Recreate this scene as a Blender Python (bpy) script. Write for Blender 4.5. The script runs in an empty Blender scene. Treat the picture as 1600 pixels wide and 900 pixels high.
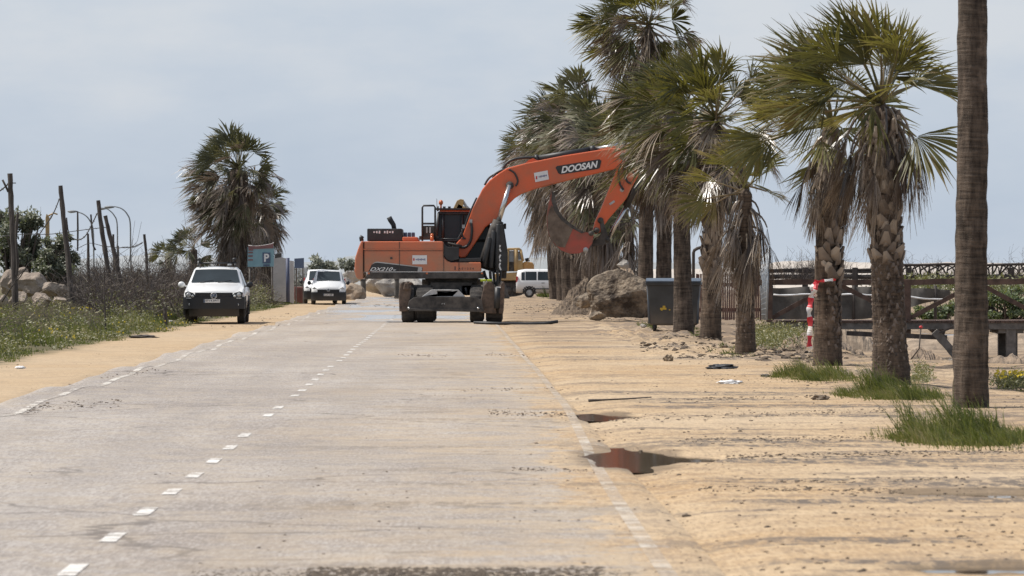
import bpy, bmesh, math, random
from mathutils import Vector, Matrix, noise as mnoise
R = math.radians
F = 7000.0          # focal length in photo pixels
CH = 1.65           # camera height
SL = 0.01357        # the road drifts to the left by this much per metre
random.seed(7)
scene = bpy.context.scene
COL = scene.collection
def X_(px, D): return (px - 800.0) * D / F
def Z_(py, D): return CH - (py - 425.0) * D / F
def P(px, py, D): return Vector((X_(px, D), D, Z_(py, D)))
def Dg(py): return F * CH / (py - 425.0)
def G(px, py):
    D = Dg(py); return Vector((X_(px, D), D, 0))
def nz(x, y, z=0.0): return mnoise.noise(Vector((x, y, z)))
def sm(a, b, x):
    t = max(0.0, min(1.0, (x - a) / (b - a))); return t * t * (3 - 2 * t)
def lerp(a, b, t): return a + (b - a) * t

# ------------------------------------------------------------------ materials
def nodes(name):
    m = bpy.data.materials.new(name); m.use_nodes = True
    nt = m.node_tree; nt.nodes.clear()
    out = nt.nodes.new('ShaderNodeOutputMaterial')
    b = nt.nodes.new('ShaderNodeBsdfPrincipled')
    nt.links.new(b.outputs[0], out.inputs[0])
    return m, nt, b, out
def N(nt, t, **kw):
    n = nt.nodes.new(t)
    for k, v in kw.items():
        if k.startswith('i_'):
            key = k[2:]; key = int(key) if key.isdigit() else key
            n.inputs[key].default_value = v
        else: setattr(n, k, v)
    return n
def ramp(nt, fac, stops):
    r = nt.nodes.new('ShaderNodeValToRGB'); e = r.color_ramp.elements
    while len(e) < len(stops): e.new(0.5)
    for el, (p, c) in zip(e, stops):
        el.position = p; el.color = (c[0], c[1], c[2], 1)
    nt.links.new(fac, r.inputs[0]); return r.outputs[0]
def coords(nt, world=False):
    if world: return N(nt, 'ShaderNodeNewGeometry').outputs['Position']
    return N(nt, 'ShaderNodeTexCoord').outputs['Object']
def noise_(nt, co, scale, detail=5, rough=0.6, stretch=None):
    if stretch:
        mp = N(nt, 'ShaderNodeMapping'); mp.inputs['Scale'].default_value = stretch
        nt.links.new(co, mp.inputs[0]); co = mp.outputs[0]
    n = N(nt, 'ShaderNodeTexNoise'); n.inputs['Scale'].default_value = scale
    n.inputs['Detail'].default_value = detail; n.inputs['Roughness'].default_value = rough
    nt.links.new(co, n.inputs['Vector']); return n.outputs[0]
def math_(nt, op, a, b=None, clamp=False):
    n = N(nt, 'ShaderNodeMath', operation=op); n.use_clamp = clamp
    for i, v in enumerate((a, b)):
        if v is None: continue
        if isinstance(v, (int, float)): n.inputs[i].default_value = v
        else: nt.links.new(v, n.inputs[i])
    return n.outputs[0]
def mapr(nt, v, a, b, c=0.0, d=1.0, smooth=True):
    n = N(nt, 'ShaderNodeMapRange'); n.interpolation_type = 'SMOOTHSTEP' if smooth else 'LINEAR'
    nt.links.new(v, n.inputs[0])
    for i, x in zip((1, 2, 3, 4), (a, b, c, d)): n.inputs[i].default_value = x
    return n.outputs[0]
def mix(nt, fac, a, b):
    n = N(nt, 'ShaderNodeMix', data_type='RGBA')
    for sock, v in ((n.inputs[0], fac), (n.inputs[6], a), (n.inputs[7], b)):
        if isinstance(v, (tuple, list)): sock.default_value = (v[0], v[1], v[2], 1)
        elif isinstance(v, (int, float)): sock.default_value = v
        else: nt.links.new(v, sock)
    return n.outputs[2]
def bump(nt, b, h, strength=0.4, dist=0.02):
    n = N(nt, 'ShaderNodeBump'); n.inputs['Strength'].default_value = strength
    n.inputs['Distance'].default_value = dist
    nt.links.new(h, n.inputs['Height']); nt.links.new(n.outputs[0], b.inputs['Normal'])
MATS = {}
def mat(name, c1, c2=None, rough=0.6, scale=3.0, bp=0.0, bd=0.02, stretch=None, metal=0.0, lo=0.35, hi=0.65, spec=0.5, dirt=None, dirt_z=None, coat=0.0):
    """painted / mineral surface: two tones broken up by noise, optional dirt climbing from below"""
    if name in MATS: return MATS[name]
    m, nt, b, out = nodes(name)
    co = coords(nt)
    c2 = c2 or tuple(x * 0.8 for x in c1)
    n = noise_(nt, co, scale, stretch=stretch)
    col = ramp(nt, n, [(lo, c2), (hi, c1)])
    if dirt:
        sp = N(nt, 'ShaderNodeSeparateXYZ'); nt.links.new(co, sp.inputs[0])
        z0, z1 = dirt_z
        f = mapr(nt, sp.outputs[2], z0, z1, 0.9, 0.06)
        n2 = noise_(nt, co, 2.3)
        f = math_(nt, 'MULTIPLY', f, math_(nt, 'MULTIPLY', n2, 1.7), True)
        col = mix(nt, f, col, dirt)
    nt.links.new(col, b.inputs['Base Color'])
    b.inputs['Roughness'].default_value = rough; b.inputs['Metallic'].default_value = metal
    b.inputs['Specular IOR Level'].default_value = spec
    b.inputs['Coat Weight'].default_value = coat
    if bp:
        n3 = noise_(nt, co, scale * 4, 6, 0.65, stretch); bump(nt, b, n3, bp, bd)
    MATS[name] = m; return m
def leafmat(name, stops, trans=0.35, rough=0.4, tcol=(0.3, 0.34, 0.04), spec=0.5):
    m, nt, b, out = nodes(name)
    a = N(nt, 'ShaderNodeAttribute', attribute_name='tint')
    nn = noise_(nt, coords(nt), 5.0, 3)
    f = math_(nt, 'ADD', a.outputs['Fac'], math_(nt, 'MULTIPLY', math_(nt, 'SUBTRACT', nn, 0.5), 0.5), True)
    col = ramp(nt, f, stops)
    nt.links.new(col, b.inputs['Base Color'])
    b.inputs['Roughness'].default_value = rough; b.inputs['Specular IOR Level'].default_value = spec
    t = N(nt, 'ShaderNodeBsdfTranslucent')
    nt.links.new(mix(nt, 0.5, col, tcol), t.inputs[0])
    ms = N(nt, 'ShaderNodeMixShader'); ms.inputs[0].default_value = trans
    nt.links.new(b.outputs[0], ms.inputs[1]); nt.links.new(t.outputs[0], ms.inputs[2])
    nt.links.new(ms.outputs[0], out.inputs[0])
    MATS[name] = m; return m

# ------------------------------------------------------------------ mesh builder
_ico = {}
def ico(sub):
    if sub not in _ico:
        bm = bmesh.new(); bmesh.ops.create_icosphere(bm, subdivisions=sub, radius=1)
        bm.verts.ensure_lookup_table()
        _ico[sub] = ([v.co.copy() for v in bm.verts], [[v.index for v in f.verts] for f in bm.faces]); bm.free()
    return _ico[sub]
class MB:
    def __init__(s): s.v = []; s.f = []; s.m = []; s.t = []; s.sm = []
    def add(s, vs, fs, mi=0, tint=0.5, smooth=False):
        o = len(s.v); s.v.extend([tuple(v) for v in vs])
        if isinstance(tint, (list, tuple)): s.t.extend(tint)
        else: s.t.extend([tint] * len(vs))
        for f in fs: s.f.append([i + o for i in f]); s.m.append(mi); s.sm.append(smooth)
        return s
    def box(s, c, d, rot=None, mi=0, taper=1.0, tint=0.5):
        c = Vector(c); h = [x / 2 for x in d]
        vs = [Vector((sx * h[0] * (taper if sz > 0 else 1), sy * h[1] * (taper if sz > 0 else 1), sz * h[2])) for sz in (-1, 1) for sy in (-1, 1) for sx in (-1, 1)]
        if rot is not None: vs = [rot @ v for v in vs]
        return s.add([v + c for v in vs], [(0, 2, 3, 1), (4, 5, 7, 6), (0, 1, 5, 4), (2, 6, 7, 3), (0, 4, 6, 2), (1, 3, 7, 5)], mi, tint)
    def prism(s, poly, y0, y1, mi=0, smooth=False):
        """poly of (x, z), extruded along y"""
        n = len(poly); ar = sum(poly[i][0] * poly[(i + 1) % n][1] - poly[(i + 1) % n][0] * poly[i][1] for i in range(n))
        if ar < 0: poly = poly[::-1]
        vs = [(x, y0, z) for x, z in poly] + [(x, y1, z) for x, z in poly]
        fs = [list(range(n)), list(range(2 * n - 1, n - 1, -1))]
        fs += [(i, i + n, (i + 1) % n + n, (i + 1) % n) for i in range(n)]
        return s.add(vs, fs, mi, smooth=smooth)
    def tube(s, pts, rad, n=6, mi=0, cap=True, tint=0.5, smooth=True, jit=0.0):
        pts = [Vector(p) for p in pts]; k = len(pts)
        if not isinstance(rad, (list, tuple)): rad = [rad] * k
        vs = []; fs = []; prev = None
        for i, p in enumerate(pts):
            t = (pts[min(i + 1, k - 1)] - pts[max(i - 1, 0)])
            t = t.normalized() if t.length > 1e-9 else Vector((0, 0, 1))
            if prev is None:
                a = Vector((1, 0, 0)) if abs(t.x) < 0.8 else Vector((0, 1, 0))
                u = (a - t * a.dot(t)).normalized()
            else: u = (prev - t * prev.dot(t)).normalized()
            prev = u; w = t.cross(u)
            for j in range(n):
                an = 2 * math.pi * j / n
                r = rad[i] * (1 + (random.uniform(-jit, jit) if jit else 0))
                vs.append(p + u * (math.cos(an) * r) + w * (math.sin(an) * r))
        for i in range(k - 1):
            for j in range(n):
                fs.append((i * n + j, i * n + (j + 1) % n, (i + 1) * n + (j + 1) % n, (i + 1) * n + j))
        if cap: fs.append(list(range(n - 1, -1, -1))); fs.append(list(range((k - 1) * n, k * n)))
        return s.add(vs, fs, mi, tint, smooth)
    def rock(s, c, size, seed=0, sub=2, rough=0.35, mi=0, tint=None, smooth=False, freq=1.3, planes=0):
        vs0, fs = ico(sub); c = Vector(c); vs = []
        rr = random.Random(int(seed * 1000)); pls = []
        for _ in range(planes):
            pls.append((Vector((rr.gauss(0, 1), rr.gauss(0, 1), rr.gauss(0, 1))).normalized(), rr.uniform(.62, .98)))
        for v in vs0:
            d = 1 + rough * (nz(v.x * freq + seed * 3.7, v.y * freq + seed, v.z * freq) + 0.5 * nz(v.x * freq * 2.3 + seed, v.y * freq * 2.3, v.z * freq * 2.3 + seed * 2))
            d += rough * 0.25 * nz(v.x * 6 + seed, v.y * 6, v.z * 6)
            if pls:   # fractured faces
                q = min([1.25] + [dd / v.dot(n_) for n_, dd in pls if v.dot(n_) > .05])
                d = q * 1.1 + (d - 1) * .30 + .03 * nz(v.x * 14, v.y * 14 + seed, v.z * 14) + .02 * nz(v.x * 30, v.y * 30, v.z * 30 + seed)
            vs.append(Vector((v.x * size[0] * d, v.y * size[1] * d, v.z * size[2] * d)) + c)
        return s.add(vs, fs, mi, random.random() if tint is None else tint, smooth)
    def disc(s, c, r, axis='y', n=20, mi=0, r2=None):
        vs = []
        for j in range(n):
            a = 2 * math.pi * j / n
            vs.append(Vector(c) + (Vector((math.cos(a) * r, 0, math.sin(a) * r)) if axis == 'y' else Vector((0, math.cos(a) * r, math.sin(a) * r))))
        return s.add(vs, [list(range(n))], mi)
    def build(s, name, mats, parent=None, loc=None, bevel=0, autosmooth=False):
        me = bpy.data.meshes.new(name); me.from_pydata(s.v, [], s.f); me.validate(clean_customdata=False)
        if not isinstance(mats, (list, tuple)): mats = [mats]
        for m in mats: me.materials.append(m)
        if len(me.polygons) == len(s.f):
            me.polygons.foreach_set('material_index', s.m); me.polygons.foreach_set('use_smooth', s.sm)
        at = me.attributes.new('tint', 'FLOAT', 'POINT'); at.data.foreach_set('value', s.t)
        me.update()
        o = bpy.data.objects.new(name, me); COL.objects.link(o)
        if loc is not None: o.location = loc
        if parent is not None: o.parent = parent
        if bevel:
            b = o.modifiers.new('bevel', 'BEVEL'); b.width = bevel; b.segments = 2; b.limit_method = 'ANGLE'; b.angle_limit = R(35)
        return o
def tag(o, label, cat, group=None):
    o['label'] = label; o['category'] = cat
    if group: o['group'] = group
    return o
def thing(name, label, cat, loc=(0, 0, 0), rz=0.0, group=None):
    o = bpy.data.objects.new(name, None); COL.objects.link(o); o.location = loc; o.rotation_euler = (0, 0, rz)
    o.empty_display_size = 0.2
    return tag(o, label, cat, group)
def struct(o): o['kind'] = 'structure'; return o
def stuff(o): o['kind'] = 'stuff'; return o
def text_mesh(txt, height, width=None, bold=0.0, shear=0.0):
    """flat letters in the XZ plane, lower left corner at the origin, facing -Y"""
    cu = bpy.data.curves.new('letters', 'FONT'); cu.body = txt; cu.size = 1; cu.offset = bold; cu.shear = shear
    ob = bpy.data.objects.new('letters', cu); COL.objects.link(ob)
    dg = bpy.context.evaluated_depsgraph_get(); dg.update()
    me = ob.evaluated_get(dg).to_mesh()
    vs = [v.co.copy() for v in me.vertices]; fs = [list(p.vertices) for p in me.polygons]
    ob.evaluated_get(dg).to_mesh_clear()
    bpy.data.objects.remove(ob); bpy.data.curves.remove(cu)
    x0 = min(v.x for v in vs); x1 = max(v.x for v in vs); y0 = min(v.y for v in vs); y1 = max(v.y for v in vs)
    sy = height / (y1 - y0); sx = (width / (x1 - x0)) if width else sy
    return [Vector(((v.x - x0) * sx, 0, (v.y - y0) * sy)) for v in vs], fs
def put_text(txt, org, ux, uz, height, width, m, name, parent, bold=0.0, shear=0.0):
    vs, fs = text_mesh(txt, height, width, bold, shear)
    org = Vector(org); ux = Vector(ux).normalized(); uz = Vector(uz).normalized()
    b = MB(); b.add([org + ux * v.x + uz * v.z for v in vs], fs)
    return b.build(name, m, parent)

# ------------------------------------------------------------------ palette
mat('asphalt_dark', (0.05, 0.05, 0.05))
GREEN = leafmat('palm_green', [(0.0, (0.020, 0.022, 0.013)), (0.38, (0.062, 0.066, 0.024)), (0.64, (0.125, 0.118, 0.038)), (0.84, (0.19, 0.15, 0.08)), (1.0, (0.26, 0.20, 0.135))], 0.34, 0.42, (0.30, 0.27, 0.03), 0.4)
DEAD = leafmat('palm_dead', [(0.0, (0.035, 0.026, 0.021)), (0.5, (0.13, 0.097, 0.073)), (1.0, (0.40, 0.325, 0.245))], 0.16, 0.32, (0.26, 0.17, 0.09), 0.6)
GREEN_FAR = leafmat('palm_green_hazed', [(0.0, (0.055, 0.057, 0.045)), (0.5, (0.105, 0.108, 0.06)), (1.0, (0.22, 0.195, 0.125))], 0.22, 0.55, (0.22, 0.21, 0.04), 0.25)  # distance haze is mixed into these greens
DEAD_FAR = leafmat('palm_dead_hazed', [(0.0, (0.055, 0.044, 0.037)), (0.5, (0.165, 0.13, 0.105)), (1.0, (0.40, 0.33, 0.265))], 0.16, 0.32, (0.28, 0.2, 0.13), 0.6)  # browns lifted towards grey as painted distance haze
GRASS = leafmat('grass_blades', [(0.0, (0.028, 0.040, 0.012)), (0.5, (0.108, 0.128, 0.034)), (0.8, (0.215, 0.21, 0.075)), (1.0, (0.36, 0.30, 0.17))], 0.35, 0.45, (0.25, 0.33, 0.03))
WEED = leafmat('weed_leaves', [(0.0, (0.05, 0.055, 0.022)), (0.5, (0.115, 0.12, 0.042)), (0.8, (0.185, 0.165, 0.065)), (1.0, (0.29, 0.25, 0.14))], 0.3, 0.5, (0.25, 0.28, 0.05))
TWIG = leafmat('dry_twigs', [(0.0, (0.05, 0.04, 0.036)), (0.5, (0.12, 0.095, 0.082)), (1.0, (0.34, 0.29, 0.23))], 0.05, 0.7)
BUSHLEAF = leafmat('bush_leaves', [(0.0, (0.06, 0.068, 0.052)), (0.5, (0.125, 0.135, 0.09)), (1.0, (0.26, 0.265, 0.18))], 0.22, 0.5, (0.2, 0.25, 0.06))  # leaf tones lightened to paint in the haze
FARLEAF = leafmat('hazed_leaves', [(0.0, (0.12, 0.13, 0.11)), (0.5, (0.19, 0.20, 0.16)), (1.0, (0.30, 0.31, 0.25))], 0.2, 0.6, (0.3, 0.33, 0.2))  # pale tones carry the distance haze in the leaf colour
GREENBUSH = leafmat('green_shrub', [(0.0, (0.04, 0.06, 0.03)), (0.5, (0.10, 0.135, 0.06)), (1.0, (0.19, 0.22, 0.10))], 0.25, 0.5)
TRUNK = None
def ringed_bark(name, c1, c2):
    """grey palm stem: close ring scars crossed by vertical fissures and pale scuffs"""
    m, nt, b, out = nodes(name); co = coords(nt)
    v = noise_(nt, co, 7.0, 6, 0.7, (1.6, 1.6, 0.30)); h = noise_(nt, co, 3.0, 5, 0.7, (0.8, 0.8, 9.0)); q = noise_(nt, co, 1.7, 5, 0.65)
    f = math_(nt, 'ADD', math_(nt, 'MULTIPLY', v, 0.55), math_(nt, 'MULTIPLY', h, 0.45))
    col = ramp(nt, f, [(0.40, c2), (0.50, tuple((a + b_) / 2 for a, b_ in zip(c1, c2))), (0.60, c1)])
    col = mix(nt, mapr(nt, q, 0.52, 0.66, 0, 0.6), col, tuple(x * 0.5 for x in c2)); col = mix(nt, mapr(nt, q, 0.30, 0.42, 0.55, 0), col, tuple(min(1, x * 1.7) for x in c1))
    nt.links.new(col, b.inputs['Base Color']); b.inputs['Roughness'].default_value = 0.92; b.inputs['Specular IOR Level'].default_value = 0.2
    bump(nt, b, f, 1.0, 0.05); MATS[name] = m; return m
TRUNKG = ringed_bark('palm_bark_grey', (0.145, 0.112, 0.088), (0.034, 0.027, 0.022))
TRUNK = ringed_bark('palm_bark_brown', (0.155, 0.115, 0.086), (0.034, 0.026, 0.021))
BOOTD = leafmat('palm_leaf_scars', [(0.0, (0.035, 0.026, 0.022)), (0.5, (0.10, 0.077, 0.062)), (1.0, (0.21, 0.165, 0.135))], 0.0, 0.9)
BOOT = leafmat('palm_leaf_bases', [(0.0, (0.06, 0.045, 0.036)), (0.5, (0.175, 0.138, 0.11)), (1.0, (0.38, 0.32, 0.26))], 0.0, 0.8)
WOOD = mat('weathered_wood', (0.15, 0.095, 0.072), (0.06, 0.038, 0.03), 0.85, 4, 0.5, 0.01, (1, 1, 1))
POSTW = mat('post_wood', (0.095, 0.08, 0.072), (0.045, 0.037, 0.034), 0.9, 6, 0.6, 0.01, (1, 1, 0.3))
REDWOOD = mat('slat_wood', (0.19, 0.105, 0.08), (0.09, 0.05, 0.04), 0.85, 5, 0.4, 0.01)
GREYWOOD = mat('grey_wood', (0.20, 0.18, 0.165), (0.10, 0.09, 0.08), 0.85, 5, 0.5, 0.01)
ORANGE = mat('orange_paint', (0.68, 0.135, 0.045), (0.50, 0.14, 0.065), 0.45, 1.3, 0.0, lo=.36, hi=.56, dirt=(0.34, 0.21, 0.13), dirt_z=(0.9, 3.6), coat=0.15)
ORANGE_B = mat('orange_boom_paint', (0.66, 0.12, 0.04), (0.50, 0.135, 0.062), 0.45, 1.1, 0.0, coat=0.1, lo=.36, hi=.56)
REDB = mat('bucket_red', (0.40, 0.08, 0.055), (0.20, 0.085, 0.06), 0.6, 2.0, 0.3)
EARTHY = mat('bucket_earth', (0.20, 0.155, 0.12), (0.09, 0.065, 0.05), 0.9, 3, 0.6)
BLACK = mat('black_steel', (0.035, 0.036, 0.038), (0.018, 0.018, 0.02), 0.5, 3)
BLACKD = mat('dusty_black', (0.10, 0.088, 0.078), (0.03, 0.028, 0.027), 0.8, 4)
RUBBER = mat('rubber', (0.062, 0.055, 0.05), (0.028, 0.026, 0.025), 0.9, 7, 0.4)
CHROME = mat('chrome_rod', (0.62, 0.62, 0.62), (0.5, 0.5, 0.5), 0.22, 4, metal=0.9)
STEELG = mat('grey_steel', (0.50, 0.50, 0.50), (0.34, 0.34, 0.33), 0.55, 4)
MUDDY = mat('muddy_steel', (0.17, 0.12, 0.09), (0.06, 0.045, 0.037), 0.9, 5, 0.5)
WHITE = mat('white_paint', (0.80, 0.80, 0.79), (0.74, 0.74, 0.73), 0.3, 1.5, coat=0.5, dirt=(0.42, 0.35, 0.27), dirt_z=(0.35, 1.0))
WHITEF = mat('hazed_white_paint', (0.76, 0.77, 0.78), (0.70, 0.71, 0.72), 0.35, 1.5, dirt=(0.46, 0.40, 0.33), dirt_z=(0.25, 0.9))  # slightly greyed white, haze painted into the distant vans
GLASS = mat('dark_glass', (0.035, 0.045, 0.052), (0.025, 0.032, 0.036), 0.10, 1.0, spec=0.18)
PLASTIC = mat('black_plastic', (0.014, 0.016, 0.021), (0.010, 0.011, 0.014), 0.5, 3, dirt=(0.06, 0.048, 0.038), dirt_z=(0.15, 0.6))
LAMP = mat('lamp_lens', (0.55, 0.57, 0.58), (0.2, 0.21, 0.22), 0.1, 9, spec=0.9)
SILVER = mat('silver_trim', (0.6, 0.61, 0.62), (0.5, 0.5, 0.5), 0.25, 4, metal=0.8)
PAPER = mat('white_sticker', (0.74, 0.74, 0.74), (0.68, 0.68, 0.69), 0.6, 3)
LETTERW = mat('white_letters', (0.80, 0.80, 0.80), (0.76, 0.76, 0.76), 0.5, 3)
LETTERB = mat('dark_letters', (0.035, 0.035, 0.045), (0.03, 0.03, 0.04), 0.6, 3)
LETTERBLUE = mat('blue_letters', (0.08, 0.09, 0.22), (0.07, 0.08, 0.2), 0.6, 3)
REDL = mat('red_paint', (0.52, 0.035, 0.04), (0.46, 0.03, 0.035), 0.5, 3)
AMBER = mat('amber_lens', (0.65, 0.18, 0.06), (0.5, 0.12, 0.04), 0.2, 3)
HIVIS = mat('yellow_green_paint', (0.45, 0.55, 0.04), (0.4, 0.5, 0.03), 0.5, 3)
YELLOW = mat('ochre_paint', (0.44, 0.29, 0.12), (0.34, 0.235, 0.12), 0.6, 2)
YELLOW2 = mat('ochre_cover_paint', (0.48, 0.26, 0.085), (0.42, 0.23, 0.08), 0.6, 2)
ROCK = mat('boulder_stone', (0.34, 0.275, 0.205), (0.06, 0.046, 0.036), 0.9, 2.0, 1.0, 0.10, lo=0.38, hi=0.62)
ROCKL = mat('pale_boulder_stone', (0.37, 0.305, 0.245), (0.17, 0.135, 0.11), 0.9, 1.6, 1.0, 0.06)
ROCKF = mat('hazy_boulder_stone', (0.42, 0.39, 0.35), (0.27, 0.245, 0.225), 0.9, 1.2, 1.0, 0.06)  # paled stone colour, haze painted in for the far boulders
DIRT = mat('heaped_dirt', (0.25, 0.19, 0.135), (0.085, 0.064, 0.05), 0.95, 5.0, 1.0, 0.06)
DIRTF = mat('brown_heap_dirt', (0.34, 0.26, 0.19), (0.19, 0.145, 0.105), 0.95, 2.0, 0.8, 0.06)
CLOD = leafmat('clod_dirt', [(0.0, (0.06, 0.046, 0.036)), (0.6, (0.15, 0.115, 0.085)), (1.0, (0.32, 0.25, 0.17))], 0.0, 0.95)
TWHITE = mat('tape_white', (0.78, 0.76, 0.74), (0.72, 0.7, 0.68), 0.4, 3)
TRED = mat('tape_red', (0.62, 0.04, 0.06), (0.55, 0.035, 0.05), 0.4, 3)
BINM = mat('bin_plastic', (0.05, 0.056, 0.062), (0.032, 0.036, 0.04), 0.5, 2.5, dirt=(0.16, 0.13, 0.10), dirt_z=(0.1, 0.8))
BINL = mat('bin_lid', (0.10, 0.125, 0.16), (0.07, 0.09, 0.12), 0.35, 2.5)
YSTICK = mat('yellow_sticker', (0.62, 0.42, 0.05), (0.55, 0.36, 0.04), 0.6, 3)
GALV = mat('galvanised_wire', (0.42, 0.46, 0.50), (0.30, 0.33, 0.36), 0.45, 4, metal=0.4)
WIREM = mat('rusty_wire', (0.10, 0.09, 0.085), (0.06, 0.055, 0.05), 0.7, 4)
LAMPG = mat('lamp_post_grey', (0.26, 0.27, 0.28), (0.18, 0.185, 0.19), 0.6, 4)
CONC = mat('pale_render', (0.52, 0.50, 0.49), (0.40, 0.385, 0.375), 0.9, 1.2)
NETM = mat('shade_net', (0.115, 0.105, 0.095), (0.06, 0.055, 0.05), 0.9, 2.0)
SIGNB = mat('sign_blue', (0.24, 0.40, 0.46), (0.19, 0.33, 0.39), 0.7, 2)
SIGNR = mat('sign_red', (0.25, 0.125, 0.125), (0.19, 0.10, 0.10), 0.7, 2)
SIGND = mat('sign_dark_blue', (0.10, 0.14, 0.22), (0.08, 0.11, 0.18), 0.7, 2)
DBLUE = mat('dark_blue_pole', (0.07, 0.085, 0.15), (0.05, 0.06, 0.11), 0.6, 3)
REDBAR = mat('faded_red_barrier', (0.27, 0.10, 0.085), (0.17, 0.08, 0.07), 0.7, 2)
HILL = mat('hazy_hill', (0.30, 0.315, 0.325), (0.245, 0.26, 0.265), 1.0, 0.03)  # aerial haze put into the hill colour
DUNE = mat('hazy_dune', (0.52, 0.46, 0.40), (0.44, 0.40, 0.36), 1.0, 0.05)  # sand tone washed out with painted haze
# ------------------------------------------------------------------ camera, light, sky
cam = bpy.data.cameras.new('camera'); camo = bpy.data.objects.new('camera', cam); COL.objects.link(camo)
cam.sensor_width = 36; cam.lens = F / 1600 * 36; cam.clip_start = 0.5; cam.clip_end = 20000
camo.location = (0, 0, CH); camo.rotation_euler = (R(90) - math.atan(25 / F), 0, 0)
cam.dof.use_dof = True; cam.dof.focus_distance = 112; cam.dof.aperture_fstop = 9.0
scene.camera = camo
scene.view_settings.view_transform = 'Standard'; scene.view_settings.look = 'None'
scene.view_settings.exposure = 0; scene.view_settings.gamma = 1
SUN_EL, SUN_AZ = 57.0, -80.0       # azimuth measured from +Y towards +X
sd = bpy.data.lights.new('sun', 'SUN'); sd.energy = 4.5; sd.angle = R(0.6); sd.color = (1.0, 0.955, 0.88)
so = bpy.data.objects.new('sun', sd); COL.objects.link(so)
dv = Vector((math.sin(R(SUN_AZ)) * math.cos(R(SUN_EL)), math.cos(R(SUN_AZ)) * math.cos(R(SUN_EL)), math.sin(R(SUN_EL))))
so.rotation_euler = dv.to_track_quat('Z', 'Y').to_euler(); so.location = dv * 60
w = bpy.data.worlds.new('World'); scene.world = w; w.use_nodes = True
nt = w.node_tree; nt.nodes.clear()
wo = N(nt, 'ShaderNodeOutputWorld'); bg = N(nt, 'ShaderNodeBackground'); nt.links.new(bg.outputs[0], wo.inputs[0])
sky = N(nt, 'ShaderNodeTexSky'); sky.sky_type = 'NISHITA'; sky.sun_disc = False
sky.sun_elevation = R(SUN_EL); sky.sun_rotation = R(SUN_AZ); sky.air_density = 1.2; sky.dust_density = 4.0; sky.altitude = 0
tc = N(nt, 'ShaderNodeTexCoord')
c1 = noise_(nt, tc.outputs['Generated'], 9.0, 6, 0.55, (1.0, 1.0, 3.2))
c2 = noise_(nt, tc.outputs['Generated'], 30.0, 5, 0.6, (1.0, 1.0, 2.0))
cl = math_(nt, 'ADD', math_(nt, 'MULTIPLY', c1, 0.8), math_(nt, 'MULTIPLY', c2, 0.2))
SKYS = 0.1
haze = ramp(nt, cl, [(0.36, (0.55 / SKYS, 0.635 / SKYS, 0.75 / SKYS)), (0.5, (0.61 / SKYS, 0.685 / SKYS, 0.785 / SKYS)), (0.64, (0.71 / SKYS, 0.755 / SKYS, 0.815 / SKYS))])
sz = N(nt, 'ShaderNodeSeparateXYZ'); nt.links.new(tc.outputs['Generated'], sz.inputs[0])
skyc = mix(nt, mapr(nt, sz.outputs[2], 0.10, 0.55, 0.88, 0.30), sky.outputs[0], haze)
nt.links.new(skyc, bg.inputs[0]); bg.inputs[1].default_value = SKYS

# ------------------------------------------------------------------ terrain height
PUDDLES = [  # centre px, py, half widths in px (x) and metres (depth)
    (985, 715, 66, 1.75), (940, 653, 38, 0.9), (1545, 776, 120, 0.55), (1545, 893, 110, 0.36), (690, 741, 0, 0)]
PUD = []
for px, py, hx, hd in PUDDLES[:4]:
    D = Dg(py); PUD.append((X_(px, D), D, hx * D / F, hd))
def und(off, D):
    """gentle roll of the carriageway"""
    a = sm(-2.0, -5.6, off)
    return (0.030 * math.sin(2 * math.pi * D / 14.5 + 0.6) + 0.018 * math.sin(2 * math.pi * D / 6.3 + 2)) * a * sm(40, 55, D) + 0.012 * math.sin(2 * math.pi * D / 23.0) * (1 - a)
def edge_l(D):
    return -5.62 + 0.10 * nz(D * 0.33, 3.1) + 0.10 * nz(D * 0.11, 7.7)
def dip(X, D):
    h = 0.0
    for (cx, cd, hx, hd) in PUD:
        u = (X - cx) / hx; u = u if u < 0 else u / 2.1; q = (u ** 4 if u < 0 else u * u) + ((D - cd) / (hd * (1.0 if u < 0 else max(.45, 1 - .5 * u)))) ** 2
        if q < 3: h -= 0.04 * (1 - sm(0.55, 1.55, q + .8 * nz(X * 2.6, D * .8, 70) + .4 * nz(X * 7, D * 2.2, 71)))
    return h
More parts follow.
